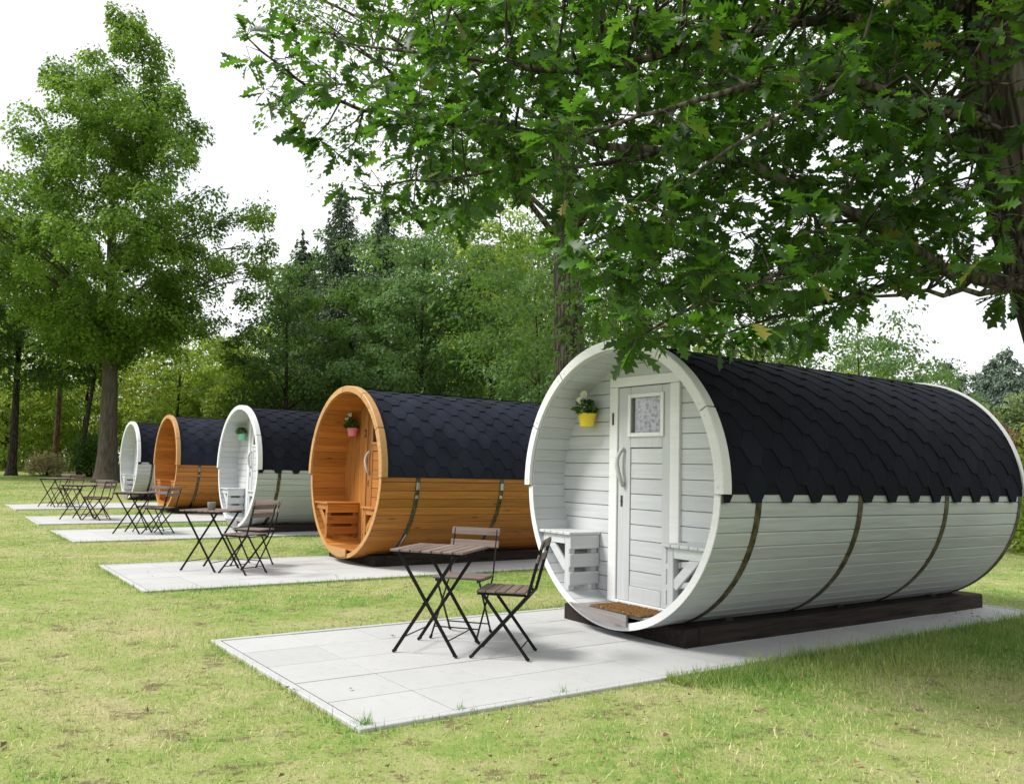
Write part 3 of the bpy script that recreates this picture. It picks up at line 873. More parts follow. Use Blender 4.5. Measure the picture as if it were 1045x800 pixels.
for x, y, a, lab in ((-.38, 6.64, -106, 'folding chair behind the nearest table, its back slats facing the orange cabin'),
                     (-3.1, 10.0, 154, 'nearer of the two folding chairs at the table with the grey cup'),
                     (-3.23, 10.77, -106, 'farther of the two folding chairs at the table with the grey cup'),
                     (-6.09, 14.86, 168, 'folding chair turned sideways, right of the table before the middle white cabin'),
                     (-6.42, 15.25, -100, 'folding chair behind the table before the middle white cabin'),
                     (-8.44, 17.52, 170, 'folding chair turned sideways at the fourth table from the camera'),
                     (-8.69, 17.91, -100, 'folding chair behind the fourth table from the camera'),
                     (-11.3, 21.48, -98, 'folding chair with pale back slats behind the farthest table'),
                     (-10.88, 21.14, 148, 'folding chair right of the farthest table, by the big tree trunk')):
    c = copy_thing(ch); c.matrix_world = stand(x, y, a); c['label'] = lab
M = stand(-3.58, 10.25, -14) @ Matrix.Translation((.02, -.06, .7005))
cup = empty('cup', M, 'small grey cup standing on the second folding table', 'cup')
m = MB(3); m.lathe([(0, 0), (.036, 0), (.041, .003), (.049, .085), (.049, .09), (.044, .09), (.040, .03), (0, .03)], 24); m.build('cup_body', MAT['grey_pot'], cup, True)

# ------------------------------------------------------------------ patios
PADS = []
def patio(x, y, heading):
    """slabs five abreast with a narrow edging; (x, y) is the near right corner"""
    W_, D_ = 2.443, 7.32
    c = ground_frame(x, y, heading) @ Vector((-W_/2, D_/2, 0))
    M = ground_frame(c.x, c.y, heading)
    # follow the gentle rise of the lawn lengthwise
    a = M.to_3x3() @ Vector((0, 1, 0)); g = (float(terrain(c.x+a.x*3, c.y+a.y*3))-float(terrain(c.x-a.x*3, c.y-a.y*3)))/6
    M = M @ Matrix.Rotation(math.atan(g)-math.asin(a.z), 4, 'X')
    o = MB(int(abs(x*100))); hw, hd, ed = W_/2, D_/2, .052
    o.box(-hw+.003, hw-.003, -hd+.003, hd-.003, -.09, .0105, 0, .5)
    jb = o.build('patio_bed', MAT['joint'])
    jb.matrix_world = M; tag(jb, kind='structure')
    s = MB(int(abs(x*100))+1); rg = random.Random(int(abs(y*10)))
    nx = 5; wx = (2*hw-2*ed-.02)/nx; ny = 14; wy = (2*hd-2*ed-.02)/ny
    for i in range(nx):
        for j in range(ny):
            x0 = -hw+ed+.01+i*wx; y0 = -hd+ed+.01+j*wy; dz = rg.uniform(-.0012, .0012)
            s.box(x0+.0035, x0+wx-.0035, y0+.0035, y0+wy-.0035, -.04, .015+dz, .0015)
    for x0, x1, y0, y1 in ((-hw, -hw+ed, -hd, hd), (hw-ed, hw, -hd, hd)):
        n = 7
        for k in range(n): s.box(x0, x1, y0+(y1-y0)*k/n+.001, y0+(y1-y0)*(k+1)/n-.001, -.10, .019, .004)
    for y0, y1 in ((-hd, -hd+ed), (hd-ed, hd)):
        n = 3
        for k in range(n): s.box(-hw+ed+.002+(2*hw-2*ed-.004)*k/n, -hw+ed+.002+(2*hw-2*ed-.004)*(k+1)/n-.002, y0, y1, -.10, .019, .004)
    p = s.build('patio', MAT['concrete']); p.matrix_world = M; tag(p, kind='structure')
    PADS.append((M.inverted(), hw, hd)); return M
P1 = patio(-.7327, 4.236, .952)
patio(-3.57, 8.42, .956); patio(-6.65, 13.10, .942); patio(-8.85, 16.11, .960); patio(-11.43, 19.84, .9374)

# ------------------------------------------------------------------ lawn
def axis_pts(lo, hi):
    a = [0]; s = .5
    while a[-1] < hi: a.append(a[-1]+s); s *= 1.03 if a[-1] < 60 else 1.15
    b = [0]; s = .5
    while b[-1] > lo: b.append(b[-1]-s); s *= 1.03 if b[-1] > -60 else 1.15
    return np.array(sorted(set(a+b)))
gx, gy = axis_pts(-600, 600), axis_pts(-60, 700)
X, Y = np.meshgrid(gx, gy); V = np.stack([X, Y, terrain(X, Y)], -1).reshape(-1, 3)
nx, ny = len(gx), len(gy); I = np.arange(nx*ny).reshape(ny, nx)
F = np.stack([I[:-1, :-1], I[:-1, 1:], I[1:, 1:], I[1:, :-1]], -1).reshape(-1, 4)
lw = fast_mesh('ground', V, F, np.zeros(len(F)), MAT['lawn'], None, True); tag(lw, kind='structure')

def off_pads(x, y, margin=.0):
    ok = np.ones(len(x), bool)
    for Mi, hw, hd in PADS:
        A = np.array(Mi); lx = A[0, 0]*x+A[0, 1]*y+A[0, 2]*0+A[0, 3]; ly = A[1, 0]*x+A[1, 1]*y+A[1, 3]
        ok &= ~((np.abs(lx) < hw+margin) & (np.abs(ly) < hd+margin))
    return ok
def blades(x, y, h, w, rng, lean=.5):
    n = len(x); a = rng.uniform(0, 2*PI, n); l = np.abs(rng.normal(0, lean, n))*h; b = rng.uniform(0, 2*PI, n)
    z = terrain(x, y)-.004
    V = np.empty((n, 3, 3)); sx, sy = np.cos(a)*w/2, np.sin(a)*w/2
    V[:, 0] = np.stack([x-sx, y-sy, z], 1); V[:, 1] = np.stack([x+sx, y+sy, z], 1)
    V[:, 2] = np.stack([x+np.cos(b)*l, y+np.sin(b)*l, z+h*np.sqrt(np.maximum(.15, 1-(l/np.maximum(h, 1e-6))**2*.6))], 1)
    return V
rng = np.random.default_rng(9)
N = 520000
r = 2.0+ (38-2.0)*rng.random(N)**1.55; a = rng.uniform(-.78, .80, N)
x, y = r*np.sin(a), r*np.cos(a); k = off_pads(x, y, .004); x, y, r = x[k], y[k], r[k]
h = rng.gamma(6, .0038, len(x))*(1+.010*r); pt = .5+.28*np.sin(x*1.9+1.3*np.sin(y*1.1))+.22*np.sin(y*3.1+1.7*np.sin(x*2.3)); h = h*(.65+.6*pt); w = (.0032+.00075*r)*rng.uniform(.7, 1.3, len(x))
G = [blades(x, y, h, w, rng, 1.0)]
# longer fringe along the patio edges, longest beside the near cabin
for q, (Mi, hw, hd) in enumerate(PADS[:3]):
    Mw = np.array(Mi.inverted()); n = 9000
    t = rng.uniform(-hd, hd, n)**1; s = rng.choice([-1, 1], n); t = np.where((q == 0) & (t < -.9) & (rng.random(n) < .8), rng.uniform(-.9, hd, n), t); off = hw+.004+np.abs(rng.normal(0, .05, n))
    lx, ly = s*off, t; ends = rng.random(n) < .05
    lx[ends] = rng.uniform(-hw, hw, ends.sum()); ly[ends] = -hd-.004-np.abs(rng.normal(0, .04, ends.sum()))
    x = Mw[0, 0]*lx+Mw[0, 1]*ly+Mw[0, 3]; y = Mw[1, 0]*lx+Mw[1, 1]*ly+Mw[1, 3]
    h = rng.gamma(6, .0062, n)*(1+.9*((lx > 0) & (ly > -.9) & (q == 0)))
    G.append(blades(x, y, h, .0055*rng.uniform(.7, 1.3, n), rng, .5))
# rough growth right of the near patio
Mw = np.array(PADS[0][0].inverted()); n = 30000
ly = rng.uniform(-1.6, 4.6, n); lx = PADS[0][1]+.01+rng.gamma(1.6, .34, n)*np.clip((ly+1.9)/2.2, .1, 1)
x = Mw[0, 0]*lx+Mw[0, 1]*ly+Mw[0, 3]; y = Mw[1, 0]*lx+Mw[1, 1]*ly+Mw[1, 3]; k = off_pads(x, y)
G.append(blades(x[k], y[k], rng.gamma(6, .0078, k.sum()), .007*rng.uniform(.7, 1.3, k.sum()), rng, .6))
G0 = G[0]; G1 = np.concatenate(G[1:])
for nm, G, mt in (('grass', G0, 'grass'), ('lush_grass', G1, 'lush_grass')):
    n = len(G)
    gr = fast_mesh(nm, G.reshape(-1, 3), np.arange(3*n).reshape(n, 3), rng.random(n), MAT[mt]); tag(gr, kind='stuff')
# fallen leaves and twigs
n = 3200; r = 2.4+18*rng.random(n)**1.5; a = rng.uniform(-.75, .8, n); x, y = r*np.sin(a), r*np.cos(a)
k = off_pads(x, y, -.0) | (rng.random(n) < .02); x, y = x[k], y[k]; n = len(x)
lx = rng.uniform(.75, 1.15, 26); ly = rng.uniform(2.2, 3.6, 26)
x = np.concatenate([x, Mw[0, 0]*lx+Mw[0, 1]*ly+Mw[0, 3]]); y = np.concatenate([y, Mw[1, 0]*lx+Mw[1, 1]*ly+Mw[1, 3]]); n = len(x)
c = np.stack([x, y, terrain(x, y)+.026], 1); d = rng.normal(0, 1, (n, 3)); d[:, 2] *= .1
V, F = leaf_quads(c, d, rng.normal(0, .22, (n, 3))+[0, 0, 1], .026, .018, rng, .6)
lt = fast_mesh('leaf_litter', V, F, rng.random(n), MAT['dry_leaf']); tag(lt, kind='stuff')

def tuft(lx, ly, n, h, label, seed):
    rng = np.random.default_rng(seed); p = P1 @ Vector((lx, ly, 0))
    V = blades(rng.normal(0, .02, n), rng.normal(0, .02, n), rng.gamma(7, h/7, n), np.full(n, .005), rng, .8)
    V[:, :, 2] -= V[:, :2, 2].mean(); V[:, :2, 2] = 0
    o = fast_mesh('grass_tuft', V.reshape(-1, 3), np.arange(3*n).reshape(n, 3), rng.random(n), MAT['fresh_grass'])
    o.location = (p.x, p.y, p.z+.008); tag(o, label, 'grass tuft', 'tufts growing in the patio joints')
tuft(1.15, -3.60, 80, .055, 'bright green grass tuft at the front corner of the nearest patio', 1)
tuft(1.165, -3.05, 26, .04, 'thin grass tuft in the edging joint, just right of the patio front corner', 2)
tuft(1.165, -2.35, 26, .045, 'small grass tuft in the edging joint below the nearest table', 3)
LIMBS={
'A': [(3.6, 5.6, 2.44), (3.06, 5.5, 2.53), (2.7, 5.4, 2.59), (2.49, 5.35, 2.75), (2.1, 5.3, 2.94), (1.77, 5.4, 3.13), (1.48, 5.5, 3.33), (1.03, 5.7, 3.46), (0.61, 5.85, 3.55), (0.16, 6.0, 3.72), (-0.34, 6.1, 3.82), (-0.84, 6.1, 3.87), (-1.28, 6.05, 3.95), (-1.66, 6.0, 4.16), (-1.93, 5.95, 4.41)] ,
'B': [(3.63, 5.6, 3.45), (3.01, 5.35, 3.55), (2.31, 5.0, 3.53), (2.01, 4.85, 3.59), (1.67, 4.7, 3.52), (1.19, 4.6, 3.39), (0.74, 4.55, 3.22), (0.37, 4.6, 3.12)] ,
'C': [(3.62, 5.6, 3.93), (2.88, 5.5, 4.13), (2.22, 5.4, 4.28), (1.35, 5.3, 4.06), (0.74, 5.3, 3.86), (0.34, 5.4, 3.87), (0.05, 5.5, 3.98), (-0.35, 5.6, 4.09), (-0.84, 5.7, 4.19), (-1.27, 5.8, 4.32)] ,
'D': [(3.7, 5.7, 4.12), (3.22, 6.6, 4.74), (2.65, 7.4, 5.62), (1.72, 8.0, 6.48), (0.38, 8.3, 6.89)] ,
'E': [(3.38, 5.5, 2.46), (2.72, 5.1, 2.35), (2.27, 4.9, 2.3), (1.89, 4.8, 2.25)] ,
'G': [(1.77, 5.4, 3.13), (1.97, 5.1, 2.67)] ,
'G2': [(2.49, 5.35, 2.75), (1.99, 5.15, 2.69), (1.63, 5.05, 2.42), (1.24, 5.0, 2.32), (0.91, 5.0, 2.14), (0.69, 5.05, 2.03)] ,
'G3': [(2.7, 5.4, 2.59), (2.33, 5.6, 2.44), (1.94, 5.7, 2.36), (1.63, 5.8, 2.27), (1.32, 5.9, 2.19)] ,
'H': [(1.03, 5.7, 3.46), (0.5, 5.5, 3.25), (0.05, 5.5, 3.31), (-0.21, 5.45, 3.18), (-0.49, 5.4, 3.14), (-0.84, 5.4, 3.11)] ,
'I': [(1.48, 5.5, 3.33), (1.29, 6.2, 3.23), (0.91, 6.6, 3.12), (0.54, 6.8, 3.06)] ,
'J': [(1.35, 5.3, 4.06), (0.99, 6.0, 4.65), (0.46, 6.6, 5.15), (-0.27, 6.9, 5.41)] ,
'K': [(2.01, 4.85, 3.59), (1.48, 4.5, 3.19), (1.11, 4.3, 2.95), (0.84, 4.25, 2.72)] ,
}
334
SPRAYS= [(2.43,5.37,2.53,0.13),(-1.68,5.72,3.92,0.11),(1.55,4.98,3.99,0.26),(0.26,5.61,3.53,0.3),(3.04,5.72,4.41,0.3),(0.6,6.49,4.92,0.34),(2.24,4.82,3.68,0.25),(0.46,4.54,2.36,0.14),(1.02,6.31,3.76,0.33),(2.94,4.91,4.36,0.22),(1.02,4.8,3.88,0.25),(2.18,6.43,3.96,0.34),(1.44,4.78,4.22,0.25),(1.8,6.9,2.4,0.18),(1.8,4.83,2.4,0.25),(2.39,4.73,3.41,0.25),(0.42,5.75,3.16,0.27),(2.24,4.55,4.0,0.24),(0.77,5.26,3.22,0.28),(-0.92,6.06,4.21,0.32),(0.66,4.92,3.35,0.26),(0.35,6.74,3.61,0.26),(0.97,6.3,3.13,0.33),(1.79,5.43,2.6,0.29),(2.47,6.79,4.57,0.36),(-0.17,5.72,3.57,0.3),(-0.6,6.1,3.53,0.32),(-0.33,6.32,3.98,0.33),(-0.65,6.57,5.47,0.21),(2.66,4.55,3.84,0.24),(0.12,6.39,4.96,0.34),(0.36,4.99,2.99,0.26),(3.35,5.71,4.81,0.3),(2.59,5.43,3.49,0.29),(2.82,4.65,3.45,0.2),(0.18,6.41,4.31,0.34),(-0.68,5.71,4.94,0.1),(-1.23,5.75,3.96,0.3),(2.72,4.69,2.68,0.25),(1.22,6.74,5.14,0.36),(2.01,5.4,4.35,0.29),(0.45,5.67,3.89,0.3),(1.67,6.46,3.61,0.34),(0.96,6.38,2.25,0.12),(3.88,6.42,3.21,0.2),(2.0,6.32,4.87,0.33),(3.51,5.54,3.89,0.1),(1.8,5.59,3.53,0.3),(-0.45,5.24,3.92,0.28),(3.1,5.62,3.24,0.3),(1.33,5.62,3.25,0.3),(2.75,6.89,5.63,0.27),(-1.61,5.82,4.19,0.19),(-0.56,6.08,4.86,0.31),(0.01,5.29,3.31,0.28),(2.51,6.44,2.47,0.12),(1.37,4.41,2.27,0.23),(1.34,6.61,2.92,0.35),(1.48,6.37,2.3,0.15),(0.04,5.07,3.78,0.27),(3.21,6.54,4.19,0.35),(-0.76,6.0,3.8,0.32),(-0.6,5.34,3.31,0.28),(2.83,6.63,3.55,0.35),(3.19,6.62,3.79,0.35),(1.61,4.83,2.99,0.25),(1.7,4.68,3.34,0.25),(-0.27,6.51,4.95,0.34),(1.41,5.21,3.64,0.28),(3.82,6.57,4.03,0.35),(0.56,5.47,4.13,0.29),(0.8,5.73,4.0,0.3),(2.03,6.3,2.7,0.33),(2.41,6.89,5.65,0.25),(1.34,6.79,2.42,0.21),(3.65,6.45,2.77,0.12),(-0.05,6.53,5.55,0.13),(-1.33,5.99,4.47,0.16),(0.73,6.54,3.66,0.35),(4.03,6.58,5.58,0.13),(0.76,4.44,4.08,0.18),(-0.05,5.79,4.61,0.31),(2.06,5.26,2.62,0.28),(-0.06,5.84,3.28,0.12),(0.58,5.22,4.42,0.28),(1.09,4.61,2.37,0.24),(2.67,5.62,4.94,0.12),(-0.44,5.91,4.39,0.31),(1.46,6.37,5.18,0.34),(1.15,5.29,4.16,0.28),(2.74,5.26,3.67,0.28),(2.93,6.86,2.83,0.17),(0.5,4.53,4.19,0.13),(1.68,5.68,4.68,0.3),(3.51,5.67,2.67,0.1),(0.94,5.57,2.51,0.29),(3.89,6.77,5.33,0.36),(-0.21,5.93,4.06,0.31),(0.82,6.38,2.8,0.34),(3.7,5.74,4.63,0.11),(-0.56,5.39,4.81,0.1),(-0.69,6.63,3.73,0.35),(0.3,5.39,4.76,0.15),(-0.76,5.8,3.07,0.13),(0.34,6.4,3.92,0.34),(1.31,4.69,3.24,0.25),(2.78,5.78,3.19,0.31),(1.39,6.57,3.37,0.35),(1.92,4.9,4.07,0.26),(3.02,6.85,4.79,0.36),(1.39,5.67,2.59,0.3),(2.31,5.75,3.32,0.3),(2.91,5.52,4.82,0.17),(3.37,6.33,3.16,0.33),(2.26,4.85,2.8,0.26),(1.85,5.33,2.2,0.1),(1.22,4.79,2.78,0.25),(1.94,4.85,2.88,0.26),(2.61,4.86,4.44,0.11),(3.43,6.36,4.64,0.34),(-0.15,6.7,3.8,0.35),(0.9,4.41,3.12,0.23),(1.83,6.6,3.13,0.35),(0.05,5.13,4.17,0.27),(3.29,5.7,3.66,0.3),(-1.14,5.78,4.5,0.11),(0.26,4.65,3.22,0.25),(4.0,6.66,4.56,0.34),(0.39,5.3,2.66,0.1),(2.49,5.5,4.06,0.29),(3.1,6.48,5.26,0.34),(0.27,4.64,2.61,0.09),(0.97,5.56,4.67,0.29),(-0.41,5.26,4.72,0.1),(3.28,5.32,4.14,0.21),(0.86,4.85,2.37,0.26),(2.72,6.48,3.96,0.34),(1.79,4.5,3.48,0.24),(1.52,4.79,2.07,0.09),(0.67,4.4,3.51,0.23),(2.76,4.56,2.94,0.16),(1.8,6.38,4.35,0.34),(0.69,6.68,5.5,0.27),(2.04,4.75,4.36,0.11),(0.71,6.37,4.09,0.34),(3.69,6.46,3.52,0.34),(1.94,5.41,3.97,0.29),(0.69,4.57,2.72,0.24),(2.43,4.73,2.4,0.1),(2.14,4.99,3.18,0.26),(2.02,6.58,2.4,0.12),(1.2,5.62,2.15,0.1),(2.41,6.72,3.11,0.35),(1.46,5.39,4.8,0.11),(-0.3,5.23,2.91,0.1),(-0.17,5.33,4.74,0.12),(-1.25,5.75,3.58,0.11),(2.01,6.79,5.64,0.21),(2.94,5.46,2.68,0.17),(0.9,5.71,2.18,0.12),(3.77,6.4,5.5,0.12),(3.19,6.61,2.99,0.32),(1.42,6.9,4.72,0.36),(0.5,4.54,2.18,0.08),(-0.29,5.1,3.43,0.27),(3.54,5.75,2.47,0.11),(0.71,4.55,2.06,0.15),(2.59,6.51,4.88,0.34),(-0.21,6.49,5.58,0.12),(1.02,6.81,4.81,0.36),(1.21,5.76,3.61,0.3),(1.1,4.43,2.06,0.18),(2.53,4.75,3.13,0.25),(1.36,6.32,4.05,0.33),(1.94,5.54,2.95,0.29),(1.64,5.54,2.35,0.25),(3.4,5.54,3.12,0.13),(2.17,4.73,2.35,0.09),(0.99,4.87,2.98,0.26),(-0.41,5.1,2.9,0.09),(1.42,5.62,2.16,0.12),(2.28,4.56,4.3,0.08),(1.18,4.89,3.56,0.26),(3.7,5.78,5.03,0.14),(2.02,4.86,2.6,0.26),(-0.51,6.7,4.59,0.35),(0.53,6.57,4.55,0.35),(1.35,4.44,3.42,0.23),(-0.47,6.58,3.35,0.12),(3.91,6.31,2.9,0.12),(2.05,5.55,2.24,0.1),(1.72,4.67,4.38,0.09),(0.33,4.83,4.01,0.26),(1.59,4.5,2.6,0.24),(2.68,4.54,2.32,0.13),(2.45,5.77,4.84,0.3),(3.56,5.62,3.52,0.1),(-1.81,5.93,4.43,0.11),(1.11,5.74,3.04,0.3),(4.02,6.32,5.23,0.18),(-0.94,5.93,3.14,0.12),(3.96,6.62,2.67,0.12),(-0.55,5.09,4.41,0.15),(1.77,5.26,4.7,0.12),(-0.14,6.02,5.13,0.19),(2.47,5.42,4.35,0.29),(2.18,6.58,3.57,0.35),(-0.37,5.01,4.1,0.26),(2.88,4.56,3.6,0.1),(1.21,6.84,5.79,0.13),(0.15,6.08,4.4,0.32),(3.58,5.75,2.91,0.11),(0.07,6.08,5.25,0.12),(-0.69,6.35,4.09,0.34),(-1.14,5.73,3.26,0.11),(0.29,5.71,4.61,0.3),(3.08,5.41,3.97,0.29),(0.36,4.91,3.69,0.26),(1.53,5.21,3.02,0.27),(-0.65,6.59,4.97,0.34),(-0.5,5.97,5.17,0.13),(1.68,4.7,2.07,0.09),(0.99,4.89,2.09,0.14),(0.64,5.59,2.62,0.24),(3.59,6.8,5.77,0.12),(0.28,6.32,5.38,0.15),(0.62,6.38,3.13,0.31),(2.39,4.92,2.4,0.1),(-0.88,5.76,4.52,0.11),(0.88,6.84,2.46,0.13),(2.49,4.79,2.83,0.25),(2.5,4.75,3.76,0.25),(-1.9,5.99,4.22,0.11),(-0.58,5.1,3.53,0.27),(0.34,4.69,4.28,0.15),(2.45,4.5,2.39,0.09),(-0.03,5.16,4.66,0.1),(3.26,5.48,2.43,0.1),(0.69,5.29,2.92,0.28),(2.34,5.62,3.73,0.3),(-0.28,5.88,3.21,0.11),(0.66,4.95,4.17,0.26),(1.54,5.77,4.24,0.3),(0.67,5.3,2.25,0.1),(2.34,6.31,2.37,0.12),(1.11,4.69,4.32,0.11),(-0.23,5.39,3.05,0.1),(-0.39,6.53,5.58,0.12),(4.29,6.79,5.06,0.18),(2.81,5.72,2.68,0.2),(3.26,4.99,4.43,0.09),(0.11,5.83,3.28,0.12),(0.48,5.63,5.01,0.1),(2.92,4.51,3.87,0.08),(2.83,4.55,2.47,0.08),(2.23,6.44,2.4,0.12),(0.98,4.96,2.68,0.26),(1.95,4.51,3.27,0.24),(2.0,4.73,2.27,0.09),(1.25,5.23,4.65,0.14),(1.86,4.7,4.37,0.09),(-1.04,5.97,3.26,0.12),(2.21,4.96,4.02,0.26),(1.18,5.69,3.97,0.3),(-1.04,5.94,4.62,0.11),(2.9,6.87,3.23,0.36),(-0.33,6.45,3.36,0.12),(3.61,6.68,2.87,0.12),(3.06,4.92,3.32,0.12),(2.29,5.79,2.41,0.13),(-1.5,5.98,3.77,0.11),(0.18,5.36,4.82,0.1),(2.38,5.68,2.42,0.1),(3.89,6.36,2.77,0.12),(3.28,5.2,3.59,0.1),(3.12,4.88,3.88,0.09),(3.53,5.44,4.62,0.1),(-1.58,5.82,3.83,0.11),(1.85,6.81,4.13,0.36),(-1.39,5.78,3.58,0.11),(3.3,5.39,3.28,0.15),(1.74,6.72,5.02,0.35),(2.08,4.43,4.21,0.08),(-1.23,5.9,3.51,0.11),(0.77,5.52,4.92,0.1),(4.16,6.63,3.45,0.12),(1.07,5.52,2.12,0.1),(2.96,4.89,2.25,0.09),(0.38,4.56,2.51,0.13),(3.05,5.44,2.54,0.1),(2.39,5.49,2.89,0.29),(4.14,6.61,3.82,0.12),(0.12,6.59,5.65,0.12),(3.2,6.7,3.41,0.35),(1.95,4.74,2.19,0.09),(2.91,4.47,4.22,0.08),(4.16,6.39,5.09,0.12),(-1.45,5.72,4.33,0.11),(-0.3,5.3,4.8,0.1),(4.46,6.83,5.78,0.13),(0.97,6.65,5.58,0.17),(2.7,6.61,2.6,0.12),(2.76,5.54,4.96,0.1),(1.33,4.48,2.02,0.08),(-0.39,6.07,3.16,0.11),(-0.6,5.12,2.9,0.09),(1.65,4.77,4.44,0.09),(0.84,5.27,4.08,0.28),(1.87,6.43,2.29,0.12),(1.69,6.49,2.73,0.34),(1.94,5.35,4.79,0.1),(3.06,4.76,4.15,0.1),(0.96,4.61,4.33,0.08),(0.66,5.52,4.95,0.1),(-0.64,5.8,5.12,0.11),(2.99,6.83,5.8,0.13),(1.15,4.42,4.2,0.08),(-0.33,5.72,5.0,0.13),(-1.93,5.92,4.45,0.11),(-0.78,6.55,3.29,0.12),(1.73,5.67,5.04,0.1),(3.06,4.93,2.46,0.09),(0.58,5.34,2.31,0.1),(3.43,5.39,3.56,0.1),(1.8,6.72,5.72,0.12),(3.56,6.44,5.51,0.12),(0.61,4.88,2.18,0.09),(3.97,6.31,3.52,0.12),(3.35,5.42,2.93,0.1),(0.77,5.68,2.2,0.1),(0.13,5.96,3.98,0.31),(1.11,6.53,2.25,0.12),(2.71,4.82,4.46,0.09),(1.14,5.49,4.9,0.1)]
# ------------------------------------------------------------------ the big oak in front
def oak(x, y):
    z0 = float(terrain(x, y))-.08; B = np.array([x, y, z0])
    root = empty('oak_tree', Matrix.Translation((x, y, z0)), 'big oak with furrowed trunk at the right edge, limbs spreading over the near cabin', 'tree')
    m = MB(1)
    hs = np.array([0, .12, .3, .7, 1.3, 2, 2.6, 3.2, 4, 5, 6.2, 7.6, 9.2]); rr = np.array([.52, .46, .41, .375, .36, .36, .37, .40, .38, .32, .26, .19, .10]); lx = np.interp(hs, [0, 1.5, 2.8, 4, 9], [.40, .22, -.06, -.26, -.3])
    m.tube([(l_+.03*math.sin(h_*.9), .05*math.cos(h_*.7)-.05, h_) for h_, l_ in zip(hs, lx)], rr, 28)
    paths = []
    for k, (key, pts) in enumerate(LIMBS.items()):
        P = np.array(pts)-B; n = len(P); L_ = np.concatenate([[0], np.cumsum(np.linalg.norm(np.diff(P, axis=0), axis=1))])
        main = key in 'ABCD'; r0 = {'A': .045, 'B': .044, 'C': .040, 'D': .05, 'E': .02}.get(key, .015)
        u = np.linspace(0, L_[-1], max(8, int(L_[-1]/.16)))
        Q = np.stack([np.interp(u, L_, P[:, i]) for i in range(3)], 1)
        if len(Q) > 4:
            for _ in range(2): Q[1:-1] = .25*Q[:-2]+.5*Q[1:-1]+.25*Q[2:]
        rg = np.random.default_rng(k); Q[1:-1] += rg.normal(0, .012, Q[1:-1].shape)
        f = u/L_[-1]; rad = r0*(1-f)**.9*(1 if main else .9)+.006
        if main: rad = rad*(1+.5*np.exp(-u/.25))
        m.tube([tuple(p) for p in Q], rad, 9); paths.append(np.concatenate([Q, rad[:, None]], 1))
    # upper limbs of the part of the crown above the picture
    rg = np.random.default_rng(77); S = [np.array(s)-[x, y, z0, 0] for s in SPRAYS]
    for k in range(9):
        a = 2*PI*k/9+.3; h0 = 4.2+.45*k; ln = 3.4-.2*k
        e = np.array([math.cos(a)*ln, math.sin(a)*ln*.9, h0+1.5]); Q = np.linspace([0, 0, h0], e, 9); Q[:, 2] += .35*np.sin(np.linspace(0, PI, 9)); rad = np.linspace(.10, .012, 9)
        m.tube([tuple(p) for p in Q], rad, 7); paths.append(np.concatenate([Q, rad[:, None]], 1))
        for _ in range(11):
            c = e*rg.uniform(.35, 1.08)+rg.normal(0, .5, 3); c[2] = max(c[2], 4.6)+.4*rg.random(); S.append(np.array([*c, .38]))
    paths_all = np.concatenate(paths); S = np.array(S)
    # twigs and leaves
    C = []; D = []; T = []
    for sx, sy, sz, sr in S:
        c = np.array([sx, sy, sz]); dd = np.linalg.norm((paths_all[:, :3]-c)*[1, .8, 1.25], axis=1)+.6*(paths_all[:, 3] > .07)
        j = int(np.argmin(dd)); a = paths_all[j, :3]; md = (a+c)/2+rg.normal(0, .05, 3)+[0, 0, .06]
        rt = min(.016, paths_all[j, 3]*.6); out = c-a; out /= max(np.linalg.norm(out), .05)
        tip = c+out*sr*.5
        m.tube([tuple(a), tuple(md), tuple(c), tuple(tip)], [rt, rt*.7, rt*.4, .0025], 5, cap=False)
        nl = int(5+ OAKD*sr*sr)
        nt = max(2, nl//7)
        if sx > -.95 and sx < .3 and sy < -.1 and 1.9 < sz < 5.2 and rg.random() < .65: continue   # the trunk side of the crown is bare
        for q in range(nt):
            v = out*.5+rg.normal(0, .8, 3)*[1, 1, .45]; v /= np.linalg.norm(v); s0 = c+out*sr*rg.uniform(-.6, .3); e = s0+v*sr*rg.uniform(.6, 1.15)
            e[2] -= .10*sr
            if sr > .14: m.tube([tuple(s0), tuple((s0+e)/2+[0, 0, .015]), tuple(e)], [.004, .003, .0015], 4, cap=False)
            for w in range(max(2, nl//nt)):
                f = rg.uniform(.25, 1.05) if w else 1.0
                p = s0+(e-s0)*f; side = rg.normal(0, 1, 3); side[2] *= .4; d = v*.7+side*.9+[0, 0, -.28]; d /= np.linalg.norm(d)
                C.append(p); D.append(d); T.append(rg.random())
    trunk = m.build('trunk', MAT['oak_bark'], root, True)
    C = np.array(C); D = np.array(D); T = np.array(T); n = len(C)
    nrm = rg.normal(0, .55, (n, 3))+[0, 0, 1]; S_ = unit(np.cross(nrm, D)); N_ = np.cross(D, S_)
    ln = rg.uniform(.095, .185, n)
    st = np.array([0, .09, .20, .29, .40, .50, .61, .71, .80, .88, 1.0])
    hw = np.array([.008, .012, .12, .055, .22, .075, .27, .09, .22, .10, .012])
    fw = np.array([0, .0, .05, -.01, .07, -.01, .09, .0, .09, .02, .02])
    V = np.empty((n, 33, 3)); fold = rg.uniform(.05, .4, n)[:, None]; cur = rg.uniform(.02, .32, n)[:, None]; wid = rg.uniform(.85, 1.2, n)[:, None]
    for j in range(11):
        for q, sg in ((0, 0), (1, 1), (2, -1)):
            u = st[j]+(fw[j] if sg else 0); w_ = hw[j]*sg*wid
            V[:, q*11+j] = C+ln[:, None]*(D*(u+.08)+S_*w_+N_*(fold*np.abs(w_)-cur*u*u))
    q = []
    for j in range(10): q += [(j, j+1, 12+j, 11+j), (j+1, j, 22+j, 23+j)]
    q = np.array(q); F = (np.arange(n)[:, None, None]*33+q[None]).reshape(-1, 4)
    fast_mesh('crown', V.reshape(-1, 3), F, np.repeat(T, 20), MAT['oak_leaf'], root)
    print('oak leaves', n)
OAKD = 600
oak(3.75, 5.65)

